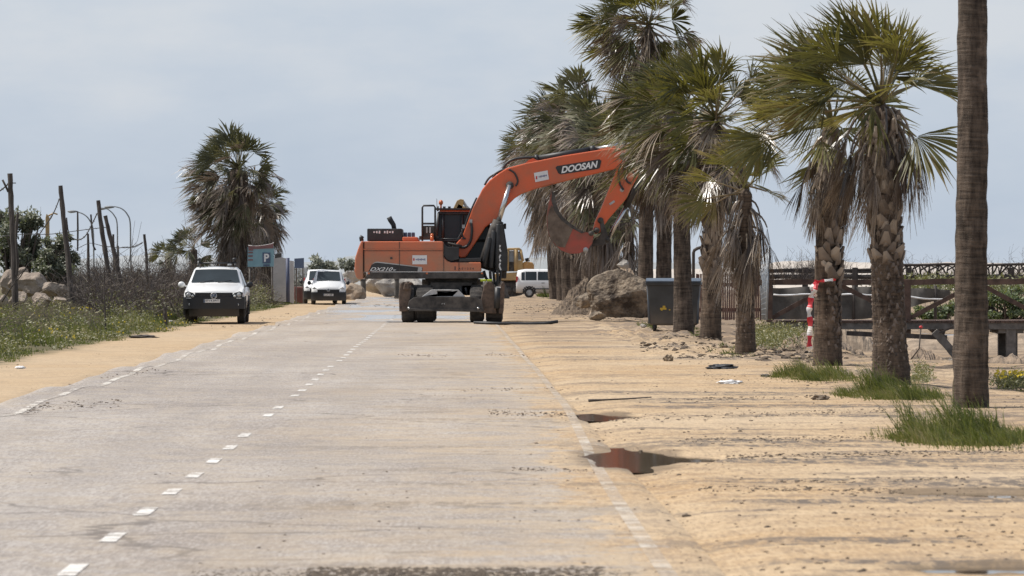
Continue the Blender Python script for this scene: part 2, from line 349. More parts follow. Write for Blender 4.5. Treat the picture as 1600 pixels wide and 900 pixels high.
def H(X, D):
    off = X + SL * D
    h = und(max(off, -6.2), D) * (1 - sm(-7.5, -9, off))
    el = edge_l(D)
    micro = 0.020 * nz(X * 0.8, D * 0.30, 1.3) + 0.010 * nz(X * 3.1, D * 1.1, 4.2) + 0.006 * nz(X * 8, D * 4, 9.0)
    rough = 0.42 + 0.9 * max(0, nz(X * 0.35, D * 0.11, 22.0)) + 0.5 * sm(85, 130, D)
    micro *= rough
    inroad = sm(el - 0.25, el + 0.05, off) * (1 - sm(1.2, 2.0, off))
    h += micro * (1 - inroad) - 0.045 * inroad
    if off < el: h -= 0.02
    h += 0.020 * sm(1.3, 2.2, off)
    # left bank
    b = -8.3 - off
    if b > 0: h += min(0.065 * b, 0.65) + 0.05 * nz(X * 0.7, D * 0.3, 5) * sm(0, 1.5, b)
    # right: lumpy strip under the palms, then the channel
    r = sm(4.9, 6.2, off + 0.6 * nz(D * 0.1, 0, 2)) * (1 - sm(8.0, 10, off)) * sm(58, 66, D)
    r2 = sm(3.6, 4.6, off + 0.8 * nz(D * 0.13, 0, 2)) * (1 - sm(8.0, 10, off)) * sm(84, 92, D) * (1 - sm(128, 150, D))
    h += r * (0.07 * max(-0.3, nz(X * 1.3, D * 0.5, 8)) + 0.05 * nz(X * 3, D * 1.4, 3)) + r2 * (0.16 * max(-0.2, nz(X * 1.9, D * 0.8, 18)) + 0.10 * max(-.3, nz(X * 5, D * 2.0, 13)))
    h -= 0.55 * sm(7.6, 9.6, off) * sm(82, 92, D) * (1 - sm(180, 220, D))
    h += dip(X, D)
    return h
ts = [-0.30, -0.24, -0.20, -0.175] + [-0.155 + 0.31 * i / 230 for i in range(231)] + [0.175, 0.2, 0.24, 0.30]
ts = [-6, -2.5, -1.2, -0.6, -0.4] + ts + [0.4, 0.6, 1.2, 2.5, 6]
ds = [-40, 1.0, 6, 12, 16, 19]
d = 21.0
while d < 300: ds.append(d); d *= 1.0056
ds += [320, 360, 420, 500, 650, 900, 1500, 3000, 7000, 15000]
gb = MB(); nT = len(ts)
vs = []
for D in ds:
    w0 = max(D, 21.0)
    if w0 > 600: w0 = 600 + (w0 - 600) * 0.8
    for t in ts:
        X = t * w0 - (0.0 if D > 320 else 0)
        vs.append((X, D, H(X, D) if 15 < D < 330 else (0.0 if D < 330 else -0.2)))
fs = [(i * nT + j, i * nT + j + 1, (i + 1) * nT + j + 1, (i + 1) * nT + j) for i in range(len(ds) - 1) for j in range(nT - 1)]
gb.add(vs, fs, smooth=True)

def off_node(nt):
    p = coords(nt, True); sp = N(nt, 'ShaderNodeSeparateXYZ'); nt.links.new(p, sp.inputs[0])
    return p, math_(nt, 'ADD', sp.outputs[0], math_(nt, 'MULTIPLY', sp.outputs[1], SL)), sp.outputs[1]
def sand_color(nt):
    p, off, D = off_node(nt)
    n1 = noise_(nt, p, 0.16, 4, 0.55); n2 = noise_(nt, p, 1.4, 6, 0.65); n3 = noise_(nt, p, 22.0, 5, 0.75)
    g1 = noise_(nt, p, 9.0, 6, 0.8, (1, .16, 1)); g2 = noise_(nt, p, 30.0, 4, 0.8, (1, .12, 1)); g3 = noise_(nt, p, 2.6, 7, 0.75, (.8, .8, 1))
    base = ramp(nt, n1, [(0.36, (0.405, 0.268, 0.142)), (0.52, (0.44, 0.32, 0.198)), (0.66, (0.475, 0.37, 0.255))])
    base = mix(nt, mapr(nt, n2, 0.46, 0.66, 0, 0.6), base, (0.335, 0.25, 0.17))
    base = mix(nt, mapr(nt, g3, 0.515, 0.58, 0, 0.30), base, (0.235, 0.175, 0.125))
    base = mix(nt, mapr(nt, g3, 0.43, 0.485, 0.5, 0), base, (0.53, 0.40, 0.255))
    base = mix(nt, math_(nt, 'MULTIPLY', mapr(nt, g1, 0.525, 0.595, 0, 0.38), mapr(nt, noise_(nt, p, 0.3, 5, 0.6, (.8, .6, 1)), 0.42, 0.60, 0.1, 1)), base, (0.225, 0.165, 0.12))
    base = mix(nt, mapr(nt, g2, 0.535, 0.60, 0, 0.42), base, (0.19, 0.145, 0.11))
    base = mix(nt, mapr(nt, g2, 0.42, 0.47, 0.4, 0), base, (0.56, 0.43, 0.285))
    lo_ = noise_(nt, p, 0.22, 5, 0.6, (1, .7, 1)); pre = base
    # damp ground round the standing water
    sp_ = N(nt, 'ShaderNodeSeparateXYZ'); nt.links.new(p, sp_.inputs[0]); wetf = None
    for (cx, cd, hx, hd) in PUD:
        ux_ = math_(nt, 'DIVIDE', math_(nt, 'SUBTRACT', sp_.outputs[0], cx), hx * 1.25); uy_ = math_(nt, 'DIVIDE', math_(nt, 'SUBTRACT', sp_.outputs[1], cd), hd * 1.5)
        q_ = math_(nt, 'ADD', math_(nt, 'MULTIPLY', ux_, ux_), math_(nt, 'MULTIPLY', uy_, uy_))
        q_ = math_(nt, 'ADD', q_, mapr(nt, n2, 0.3, 0.7, -.7, .7, False))
        f_ = mapr(nt, q_, 0.6, 1.7, 0.8, 0)
        wetf = f_ if wetf is None else math_(nt, 'MAXIMUM', wetf, f_)
    # gravelly dark bands dragged over the sand
    s1 = noise_(nt, p, 0.40, 8, 0.72, (0.32, 1.0, 1)); s2 = noise_(nt, p, 8.0, 5, 0.85, (1, .3, 1))
    band = math_(nt, 'MULTIPLY', mapr(nt, s1, 0.52, 0.56), mapr(nt, s2, 0.44, 0.53, 0.12, 1))
    band = math_(nt, 'MULTIPLY', band, mapr(nt, off, 0.9, 2.6, 0.35, 0.95))
    base = mix(nt, band, base, (0.135, 0.112, 0.094))
    base = mix(nt, wetf, base, (0.17, 0.128, 0.088))
    # trampled earth further off
    e = math_(nt, 'MULTIPLY', mapr(nt, D, 80, 125), mapr(nt, noise_(nt, p, 0.55, 8, 0.78, (.5, 1, 1)), 0.46, 0.54, 0.08, 0.85))
    e = math_(nt, 'MULTIPLY', e, mapr(nt, off, 1.0, 2.5))
    base = mix(nt, e, base, (0.20, 0.15, 0.11))
    # strip under the palms and the channel bank
    r = math_(nt, 'MULTIPLY', mapr(nt, off, 4.6, 6.6), mapr(nt, noise_(nt, p, 1.1, 7, 0.75), 0.45, 0.55, 0.1, 0.85))
    base = mix(nt, r, base, (0.20, 0.15, 0.11))
    l = mapr(nt, math_(nt, 'ADD', off, mapr(nt, n2, 0, 1, -0.9, 0.9, False)), -7.8, -8.6)
    base = mix(nt, l, base, (0.115, 0.10, 0.055))
    # smoother warm sand on the left shoulder
    ls = mapr(nt, off, -5.2, -5.7, 0, .55)
    base = mix(nt, math_(nt, 'MULTIPLY', ls, math_(nt, 'SUBTRACT', 1.0, l)), base, (0.425, 0.32, 0.21))
    base = mix(nt, mapr(nt, D, 330, 700, 0, 1), base, (0.30, 0.29, 0.27))  # ground colour fades to grey with depth as painted haze
    return base, n2, g3, p, off, D
m, nt, b, out = nodes('sand_and_dirt')
c, n2, n3, p, off, D = sand_color(nt)
nt.links.new(c, b.inputs['Base Color']); b.inputs['Roughness'].default_value = 0.95; b.inputs['Specular IOR Level'].default_value = 0.2
bump(nt, b, math_(nt, 'ADD', n2, math_(nt, 'MULTIPLY', n3, 0.6)), 0.7, 0.035)
SAND = m
go = struct(gb.build('ground', SAND))

# ------------------------------------------------------------------ road
def rline(D): return 1.17 + .25 * sm(26, 62, D)
def road_shader(name, paint=None):
    m, nt, b, out = nodes(name)
    sc, n2, n3, p, off, D = sand_color(nt)
    a1 = noise_(nt, p, 0.30, 6, 0.65, (1.0, 0.25, 1)); a2 = noise_(nt, p, 40.0, 4, 0.8, (1, .12, 1)); a3 = noise_(nt, p, 2.4, 7, 0.75, (.7, .6, 1)); a4 = noise_(nt, p, 11.0, 5, .8, (1, .14, 1))
    asp = ramp(nt, a1, [(0.40, (0.265, 0.230, 0.206)), (0.5, (0.325, 0.287, 0.258)), (0.60, (0.39, 0.35, 0.317))])
    asp = mix(nt, mapr(nt, a2, 0.515, 0.575, 0, 0.55), asp, (0.175, 0.157, 0.145))
    asp = mix(nt, mapr(nt, a2, 0.42, 0.475, 0.4, 0), asp, (0.50, 0.475, 0.45))
    asp = mix(nt, mapr(nt, a4, 0.52, 0.58, 0, 0.42), asp, (0.225, 0.20, 0.182))
    asp = mix(nt, mapr(nt, a3, 0.475, 0.56, 0, 0.42), asp, (0.40, 0.335, 0.26))
    # tyre-polished wheel paths and hairline cracks
    for o_ in (-4.55, -3.0, -1.25, 0.35):
        wp = mapr(nt, math_(nt, 'ABSOLUTE', math_(nt, 'SUBTRACT', off, o_)), 0.0, 0.42, .22, 0)
        asp = mix(nt, math_(nt, 'MULTIPLY', wp, mapr(nt, a1, .40, .58, .3, 1)), asp, (0.22, 0.195, 0.178))
    vo = N(nt, 'ShaderNodeTexVoronoi', feature='DISTANCE_TO_EDGE'); vo.inputs['Scale'].default_value = 0.30
    wv_ = N(nt, 'ShaderNodeVectorMath', operation='ADD'); nt.links.new(p, wv_.inputs[0])
    wn_ = N(nt, 'ShaderNodeTexNoise'); wn_.inputs['Scale'].default_value = 1.2; wn_.inputs['Detail'].default_value = 4; nt.links.new(p, wn_.inputs['Vector']); nt.links.new(wn_.outputs['Color'], wv_.inputs[1]); nt.links.new(wv_.outputs[0], vo.inputs['Vector'])
    ck = math_(nt, 'MULTIPLY', mapr(nt, vo.outputs['Distance'], 0.004, 0.016, 1, 0), mapr(nt, noise_(nt, p, 0.13, 3), .46, .60, 0, .75))
    asp = mix(nt, ck, asp, (0.10, 0.085, 0.075))
    if paint: asp = mix(nt, mapr(nt, noise_(nt, p, paint[4], 8, 0.8), paint[0], paint[1]), asp, paint[2])
    s = mapr(nt, math_(nt, 'ADD', off, mapr(nt, noise_(nt, p, 0.30, 6, 0.65, (1, 0.5, 1)), 0, 1, -3.4, 3.4, False)), -2.8, 2.6, 0, 0.95)
    s = math_(nt, 'ADD', s, mapr(nt, D, 60, 140, 0, 0.35), True)
    s = math_(nt, 'MULTIPLY', s, mapr(nt, noise_(nt, p, 1.7, 8, 0.8, (.6, 1, 1)), 0.45, 0.55, 0.2, 1.0))
    if paint: s = math_(nt, 'MULTIPLY', s, paint[3])
    col = mix(nt, s, asp, mix(nt, 0.5, sc, (0.43, 0.345, 0.245)))
    ed = mapr(nt, math_(nt, 'ADD', math_(nt, 'ADD', off, mapr(nt, D, 26, 62, .25, 0)), mapr(nt, noise_(nt, p, 1.0, 8, 0.75, (1, .4, 1)), 0.38, 0.62, -.42, .42, False)), 1.05, 1.35)
    col = mix(nt, math_(nt, 'MULTIPLY', ed, 1.0 if not paint else .45), col, sc)
    s1 = noise_(nt, p, 0.5, 9, 0.76, (0.28, 1.0, 1)); s2 = noise_(nt, p, 7.0, 5, 0.85, (1, .3, 1))
    mud = math_(nt, 'MULTIPLY', mapr(nt, s1, 0.53, 0.57), mapr(nt, s2, 0.46, 0.55, 0.08, 0.9))
    mud = math_(nt, 'MULTIPLY', mud, mapr(nt, off, -2.8, 0.3, 0.12, 1))
    col = mix(nt, math_(nt, 'MULTIPLY', mud, .75), col, (0.17, 0.135, 0.10))
    sp = noise_(nt, p, 16.0, 2, 0.5, (1, .35, 1))
    col = mix(nt, mapr(nt, sp, 0.70, 0.76, 0, 0.6), col, (0.10, 0.08, 0.065))
    nt.links.new(col, b.inputs['Base Color'])
    wet = math_(nt, 'MULTIPLY', mapr(nt, D, 128, 165), mapr(nt, noise_(nt, p, 0.33, 5, 0.6, (1, 0.25, 1)), 0.46, 0.56))
    wet = math_(nt, 'MULTIPLY', wet, mapr(nt, off, -6, -4, 0.3, 1))
    nt.links.new(mapr(nt, wet, 0, 1, 0.85, 0.12), b.inputs['Roughness'])
    b.inputs['Specular IOR Level'].default_value = 0.35
    bump(nt, b, math_(nt, 'ADD', a2, a3), 0.35, 0.01)
    return m
ROAD = road_shader('worn_asphalt')
PAINT = road_shader('centre_line_paint', (0.44, 0.51, (0.66, 0.64, 0.61), 0.35, 3.2))
PAINTW = road_shader('worn_edge_paint', (0.505, 0.545, (0.58, 0.55, 0.50), 0.7, 1.1))
def road_z(off, D): return und(off, D) + 0.010 + 0.004 * nz(off * 0.8, D * 0.2, 6) + (dip(off - SL * D, D) if off > 0 else 0) - .035 * sm(1.42, 1.56, off)
ro = [-4.9 + 0.1 * i for i in range(67)]
rd = [d for d in ds if -50 < d <= 300]
rb = MB(); vs = []; K = 0
for D in rd:
    row = [edge_l(D) - 0.03, edge_l(D), edge_l(D) + 0.12, -5.3, -5.1] + [o for o in ro if o < 1.56]
    K = len(row)
    for k, o in enumerate(row):
        vs.append((o - SL * D, D, (road_z(o, D) if D > 15 else 0.01) - (0.06 if k == 0 else 0)))
rb.add(vs, [(i * K + j, i * K + j + 1, (i + 1) * K + j + 1, (i + 1) * K + j) for i in range(len(rd) - 1) for j in range(K - 1)], smooth=True)
road = struct(rb.build('road', ROAD))
def strip(b, off0, off1, D0, D1, n=3):
    vs = []
    for i in range(n + 1):
        D = lerp(D0, D1, i / n)
        for o in (off0, off1):
            if callable(o): o = o(D)
            vs.append((o - SL * D, D, road_z(o, D) + 0.004))
    b.add(vs, [(2 * i, 2 * i + 1, 2 * i + 3, 2 * i + 2) for i in range(n)], smooth=True)
cb = MB()
for k in range(54):
    D = 24.1 + 2.92 * k
    if k in (8, 11, 19): continue
    strip(cb, -2.13, -2.025, D, D + random.uniform(0.92, 1.08), 4)
struct(cb.build('centre_line', PAINT))
eb = MB(); D = 21.0
while D < 175: strip(eb, lambda d: rline(d) - .05, lambda d: rline(d) + .05, D, D + 6, 20); D += 6
D = 44.0
while D < 190:
    strip(eb, -5.21, -5.11, D, D + 6, 26); D += 6
struct(eb.build('edge_line', PAINTW))

# ------------------------------------------------------------------ standing water
m, nt, b, out = nodes('standing_water')
b.inputs['Base Color'].default_value = (0.07, 0.052, 0.036, 1); b.inputs['Roughness'].default_value = 0.06
b.inputs['IOR'].default_value = 1.33; b.inputs['Specular IOR Level'].default_value = 0.6
bump(nt, b, noise_(nt, coords(nt, True), 4.0, 4), 0.10, 0.01)
WATER = m
for (cx, cd, hx, hd) in PUD:
    pb = MB(); vs = [(cx, cd, 0)]
    zl = und(1.5, cd) - 0.007
    n = 40
    for i in range(n):
        a = 2 * math.pi * i / n
        vs.append((cx + (3.2 if math.cos(a) > 0 else 1.5) * hx * math.cos(a), cd + 1.5 * hd * math.sin(a), 0))
    pb.add(vs, [(0, 1 + i, 1 + (i + 1) % n) for i in range(n)])
    struct(pb.build('puddle', WATER, loc=(0, 0, zl)))
cw = MB(); cw.add([(8.2 - SL * 120, 84, 0), (30, 84, 0), (34, 175, 0), (8.5 - SL * 170, 175, 0)], [(0, 1, 2, 3)])
struct(cw.build('channel_water', WATER, loc=(0, 0, -0.54)))
# ------------------------------------------------------------------ orange wheeled excavator
DE = 146.5; SE = DE / F; PYE = 425 + F * CH / DE
def e(px, py): return ((px - 707) * SE, (PYE - py) * SE)
def ep(l): return [e(*q) for q in l]
def e3(px, py, y): a = e(px, py); return Vector((a[0], y, a[1]))
zex = road_z(-2.1, DE)
EX = thing('wheeled_excavator', 'orange wheeled excavator parked across the road with its long arm raised toward the palms', 'excavator', (X_(707, DE), DE, zex))
HW = 1.6
b = MB(); b.prism(ep([(571, 378.5), (692, 378.5), (694, 381), (694, 403), (700, 409), (706, 411), (752, 411), (752, 425.5), (571, 425.5)]), -HW, HW)
house = b.build('house_body', ORANGE, EX, bevel=0.03)
b = MB(); b.prism(ep([(570, 377.5), (566.5, 378.5), (562, 390), (557.5, 404), (556.5, 424), (559, 434.5), (563, 437), (570, 437)]), -HW - 0.01, HW + 0.01)
cwt = b.build('counterweight', ORANGE, EX, bevel=0.05)
b = MB(); b.prism(ep([(578.5, 426), (756, 426), (756, 436), (572.5, 436.6)]), -HW + 0.02, HW - 0.02)
b.prism(ep([(665, 436), (748, 436), (744, 444), (672, 444)]), -1.1, 1.1)
b.build('lower_frame', BLACKD, EX, bevel=0.02)
b = MB(); b.prism(ep([(694.5, 382), (700, 387), (718, 387), (718, 406), (706, 409), (700, 407), (694.5, 401)]), -HW + 0.03, -HW + 0.4)
b.prism(ep([(718, 405), (752, 404), (752, 410), (718, 410)]), -HW + 0.06, HW - 0.1)
b.build('step_recess', BLACK, EX, bevel=0.015)
b = MB()
for x in (571.3, 626, 694.5, 718):
    b.box((e(x, 0)[0], -HW - 0.004, e(0, (379 + 425) / 2 if x < 700 else 418)[1]), (0.016, 0.03, (46 if x < 700 else 14) * SE))
b.box((e(632, 0)[0], -HW - 0.004, e(0, 393.2)[1]), (122 * SE, 0.024, 0.012))
b.build('panel_seam', BLACKD, house)
b = MB(); b.prism(ep([(570, 391.5), (692, 391.5), (692, 390), (570, 390)]), -HW - 0.022, -HW + 0.1); b.build('body_crease', ORANGE, house, bevel=0.008)
b = MB(); b.prism(ep([(575, 378), (575, 358.5), (629, 358.5), (631, 378)]), -0.9, 1.1); eng = b.build('engine_cover', BLACK, EX, bevel=0.03)
b = MB()
for i in range(8):
    if i not in (3,): b.box((e(586 + i * 4.1, 0)[0], -0.905, e(0, 364)[1]), (0.05, 0.02, 0.05 + 0.02 * (i % 3)))
b.build('lettering', LETTERW, eng)
b = MB(); b.prism(ep([(630, 378), (630, 371.5), (653, 371.5), (656, 378)]), -1.0, 1.2); b.build('deck_hump', ORANGE, EX, bevel=0.03)
b = MB(); b.tube([e3(616, 360, .2), e3(614.5, 352, .2), e3(610, 345, .2), e3(607.5, 340, .2)], [.075, .08, .085, .085], 10); b.build('exhaust_pipe', BLACK, EX)
for x in (634, 640, 646): b = MB(); b.box(e3(x, 368, -.4), (.11, .3, .16)); b.build('filler_cap', SIGND, EX, bevel=0.02)
b = MB(); b.tube([e3(567, 378, -1), e3(566, 373, -1), e3(568, 370, -1)], .07, 8); b.build('rear_camera', BLACK, EX)
# hand rail and mirror box
b = MB(); r = 0.033
b.tube([e3(661, 378, -1.2), e3(661, 326, -1.2), e3(663, 323, -1.2), e3(679, 323, -1.2), e3(681, 326, -1.2), e3(681, 378, -1.2)], r, 7)
b.tube([e3(661, 351, -1.2), e3(681, 351, -1.2)], r, 7); b.tube([e3(683, 374.5, -1.2), e3(728, 374.5, -1.2)], r * .6, 6)
b.build('handrail', BLACK, EX)
b = MB(); b.box(e3(671, 362.5, -1.0), (19 * SE, .35, 17 * SE)); b.box(e3(671, 373, -1.0), (30 * SE, .4, 6 * SE)); b.build('tool_box', BLACKD, EX, bevel=0.02)
for q in (668, 673): b = MB(); b.box(e3(q, 361, -1.19), (2.4 * SE, .02, 9 * SE)); b.build('mirror_glass', STEELG, EX)
b = MB(); b.tube([e3(676, 378, -1.3), e3(676, 370, -1.3)], [.06, .05], 10); b.rock(e3(676, 368.5, -1.3), (.06, .06, .05), 1, 2, 0.05, smooth=True); b.build('filler_neck', AMBER, EX)
# cab on the far side
CY0, CY1 = 0.25, 1.5
cab = thing('cab', '', '', (0, 0, 0)); cab.parent = EX
for k in ('label', 'category'): del cab[k]
b = MB(); b.prism(ep([(684.5, 334), (687, 328.5), (756, 328.5), (760, 334)]), CY0, CY1); b.build('roof', ORANGE_B, cab, bevel=0.04)
b = MB(); b.prism(ep([(680.5, 377), (686, 334.5), (759, 334.5), (770, 378), (770, 412), (690, 412)]), CY0 + .05, CY1 - .05); b.build('window', GLASS, cab, bevel=0.02)
b = MB()
for q in (CY0, CY1):
    for l in ([(680.5, 378), (685.5, 334)], [(758, 334), (771, 378), (771, 412)], [(722, 334), (722, 378)], [(692, 334), (692, 378)], [(681, 377), (771, 377)], [(686, 334), (759, 334)]):
        b.tube([e3(x, y, q) for x, y in l], .05, 6)
for x, y in ((680.5, 378), (685.5, 334), (771, 378), (771, 412)): b.tube([e3(x, y, CY0), e3(x, y, CY1)], .05, 6)
b.build('frame', BLACK, cab)
b = MB(); b.box(e3(708, 327.2, .85), (54 * SE, 1.5, .05)); b.tube([e3(684, 331, .1), e3(684, 323, .1)], .03, 6); b.box(e3(694, 325.5, .2), (.09, .1, .09)); b.box(e3(702, 325.5, .2), (.09, .1, .09)); b.build('roof_guard', BLACK, cab)
b = MB(); b.tube([e3(688.5, 327, .6), e3(688.5, 320, .6)], .03, 6); b.rock(e3(688.5, 317, .6), (.075, .075, .09), 2, 2, 0.04, smooth=True); b.build('beacon', AMBER, cab)
b = MB(); b.tube([e3(682.5, 330, .5), e3(682, 311, .5)], .008, 4); b.build('antenna', BLACK, cab)
b = MB(); b.box(e3(706, 358, .9), (.45, .5, .9)); b.box(e3(706, 344, .9), (.25, .3, .35)); b.build('seat', BLACKD, cab, bevel=.05)
b = MB(); b.tube([e3(784, 352, .9), e3(789, 351, .9), e3(789.5, 357, .9)], .025, 6); b.box(e3(789, 354, .9), (.08, .2, .18)); b.build('side_mirror', BLACK, EX)
# boom
BT = 0.34
boomp = [(720, 404), (707, 388), (722, 372), (739, 326), (753.5, 297), (765, 283), (780, 271.5), (792, 264), (822, 256), (880, 244.5), (947, 233.8), (962, 232), (974, 235), (981, 243), (979, 256), (968, 263.5), (955, 266.5), (900, 280), (838, 296), (815, 304), (804, 311), (793, 322), (777, 343), (759, 356), (741, 384), (728, 403)]
b = MB(); b.prism(ep(boomp), -BT, BT); boom = b.build('boom', ORANGE_B, EX, bevel=0.035)
for q in ((796.5, 291), (974, 246)):
    b = MB(); b.tube([e3(*q, -BT - .1), e3(*q, BT + .1)], .13, 14); b.build('pivot_pin', BLACKD, boom)
# name panel on the boom
pan = [(868, 263.5), (870, 260.8), (936, 250.2), (939.5, 252.5), (937, 263.5), (934, 265.3), (876, 274), (872, 272)]
b = MB(); b.prism(ep(pan), -BT - .012, -BT + .02); npan = b.build('name_panel', BLACK, boom)
ux = Vector((e(935, 254)[0] - e(877, 264)[0], 0, (264 - 254.6) * SE))
put_text('DOOSAN', e3(877, 272.2, -BT - .02), ux, (0, 0, 1), 10.6 * SE, 57.5 * SE, LETTERW, 'lettering', npan, 0.035, 0.2)
b = MB(); v = [e3(834, 271.5, -BT - .01), e3(855.5, 267.5, -BT - .01), e3(857.5, 281.5, -BT - .01), e3(836.5, 286, -BT - .01)]; b.add(v, [(0, 1, 2, 3)]); st = b.build('sticker', PAPER, boom)
b = MB()
for k in range(8): b.box(e3(842 + k * 1.65, 277.6 - k * .33, -BT - .014), (1.1 * SE, .004, (1.6 + (k * 7 % 3) * .7) * SE))
b.build('lettering', LETTERBLUE, st)
b = MB(); b.box(e3(838.3, 279, -BT - .014), (2.2 * SE, .004, 5 * SE)); b.build('logo', REDL, st)
# cylinder and hoses on top of the boom
b = MB(); b.tube([e3(833, 250.5, 0), e3(929, 234.5, 0)], .115, 14); b.tube([e3(836, 249.8, 0), e3(841, 249, 0)], .15, 14); b.tube([e3(922, 235.6, 0), e3(930, 234.3, 0)], .14, 14)
ac = b.build('arm_cylinder', BLACK, EX)
b = MB(); b.tube([e3(929, 234.5, 0), e3(983, 224.5, 0)], .07, 12); b.build('rod', CHROME, ac)
b = MB(); b.prism(ep([(818, 258), (826, 251), (833, 248), (842, 253), (846, 252), (848, 256)]), -.2, .2); b.build('cylinder_bracket', ORANGE_B, boom, bevel=.02)
def hose(name, pts, r, parent, m=BLACK, y=0.0):
    # smooth path through the given pixels
    q = [e3(px, py, y if len(t) == 0 else t[0]) for px, py, *t in pts]; out = []
    for i in range(len(q) - 1):
        p0 = q[max(i - 1, 0)]; p1 = q[i]; p2 = q[i + 1]; p3 = q[min(i + 2, len(q) - 1)]
        for k in range(6):
            t = k / 6
            out.append(0.5 * ((2 * p1) + (p2 - p0) * t + (2 * p0 - 5 * p1 + 4 * p2 - p3) * t * t + (3 * p1 - p0 - 3 * p2 + p3) * t ** 3))
    out.append(q[-1]); b = MB(); b.tube(out, r, 7); return b.build(name, m, parent)
hose('hose', [(785, 268), (791, 257), (803, 250), (820, 247.5), (835, 247)], .05, boom, y=-.15)
hose('hose', [(770, 280), (774, 273), (782, 268), (790, 266)], .04, boom, y=-.2)
hose('hose', [(757, 290), (764, 279), (775, 272), (800, 262), (830, 255)], .035, boom, y=.2)
hose('hose', [(795, 266), (804, 272), (809, 284), (806, 292)], .03, boom, y=-BT - .03)
hose('hose', [(736, 348), (737.5, 362), (735, 378), (727, 387), (715, 386), (703, 382)], .045, boom, y=-BT - .06)
hose('hose', [(722, 360), (723.5, 372), (728, 374)], .03, boom, y=-BT - .06)
hose('hose', [(745, 310), (738, 325), (731, 342), (726, 356), (714, 378)], .03, boom, y=-BT - .02)
for q in ((736, 347), (724.5, 355)): b = MB(); b.box(e3(*q, -BT - .05), (.09, .1, .12)); b.build('hose_clamp', STEELG, boom)
b = MB(); b.tube([e3(703, 386, -.5), e3(711, 380, -.5), e3(706, 392, -.5)], .05, 6); b.tube([e3(700, 381, -.6), e3(722, 386, -.6)], .045, 6); b.build('valve_block', BLACKD, EX)
# lift cylinders with dark sleeves
for yy in (-.62, .62):
    b = MB(); b.tube([e3(779, 346, yy), e3(774, 360, yy), e3(757, 418, yy)], [.17, .2, .22], 14)
    lc = b.build('lift_cylinder', BLACKD, EX)
    b = MB(); b.tube([e3(796.5, 291, yy * .75), e3(779, 346, yy)], .085, 12); b.build('rod', CHROME, lc)
b = MB(); b.prism(ep([(771, 346), (783, 345.5), (787, 352), (790, 372), (793.5, 395), (793, 425), (776, 428), (764, 424), (752, 420), (748, 404), (758, 380), (768, 356)]), -.36, .1)
b.prism(ep([(776, 352), (785, 352), (792, 396), (792, 424), (778, 426)]), -.95, -.40)
for x0, y0, x1, y1 in ((766, 372, 756, 418), (772, 362, 767, 420), (779, 352, 777, 426)): b.tube([e3(x0, y0, -.9), e3(x1, y1, -.9)], .09, 8)
guard = b.build('cylinder_sleeve', BLACK, EX, bevel=.02)
b = MB()
for k, y in enumerate((386, 392, 402, 408, 414, 420)): b.box(e3(781 + (k % 2) * .6, y, -.96), (.05, .02, .075 + .03 * (k % 3)), Matrix.Rotation(.4 * (-1) ** k, 3, 'Y'))
b.build('lettering', LETTERW, guard)
hose('hose', [(766, 424), (767, 438), (770, 450), (776, 448), (778, 436), (777, 424)], .05, EX, y=-1.0)
hose('hose', [(771, 424), (772, 436), (774, 444), (781, 440), (783, 424)], .045, EX, y=-.9)
hose('hose', [(756, 424), (760, 436), (768, 442)], .05, EX, y=-.8)
b = MB(); b.prism(ep([(783, 424), (792, 424), (791, 436), (784, 436)]), -.7, .3); b.build('step', BLACKD, EX, bevel=.02)
# arm
AT = .27
armp = [(963.5, 266), (966, 252), (971, 238), (978, 229), (986, 226), (999, 250), (1002, 264), (996, 278), (988, 292), (978, 312), (951, 343), (944, 353), (938, 364), (930, 367), (926.5, 360), (929, 348), (937, 331)]
b = MB(); b.prism(ep(armp), -AT, AT); arm = b.build('arm', ORANGE_B, EX, bevel=.03)
for x, y in ((938, 345.5), (932, 361), (974, 246), (987, 231)): b = MB(); b.tube([e3(x, y, -AT - .07), e3(x, y, AT + .07)], .1, 12); b.build('pivot_pin', BLACKD, arm)
b = MB(); b.tube([e3(971.5, 298, -AT - .02), e3(971.5, 298, -AT + .02)], .07, 10); b.box(e3(956, 318, -AT - .012), (.2, .02, .07), Matrix.Rotation(-.6, 3, 'Y')); b.build('decal', STEELG, arm)
hose('hose', [(970, 258), (966, 272), (968, 288), (974, 298)], .035, arm, y=-AT - .05)
hose('hose', [(979, 250), (975, 268), (979, 284), (986, 288)], .035, arm, y=-AT - .05)
hose('hose', [(984, 246), (984, 262), (990, 272), (992, 280)], .03, arm, y=-AT - .05)
b = MB(); b.tube([e3(1004, 268, 0), e3(978, 324, 0)], .12, 12); bc = b.build('bucket_cylinder', BLACK, EX)
b = MB(); b.tube([e3(978, 324, 0), e3(950, 375, 0)], .065, 12); b.build('rod', CHROME, bc)
for q in (-.33, .2): b = MB(); b.prism(ep([(936, 343), (942, 344), (946, 358), (951, 373), (950, 380), (943, 384), (926, 386), (924, 380), (934, 374), (939, 366)]), q, q + .13); bk_ = b.build('bucket_link', BLACKD, EX, bevel=.015)
b = MB(); b.tube([e3(949, 376, -.34), e3(949, 376, .34)], .09, 10); b.build('pivot_pin', BLACKD, bk_)
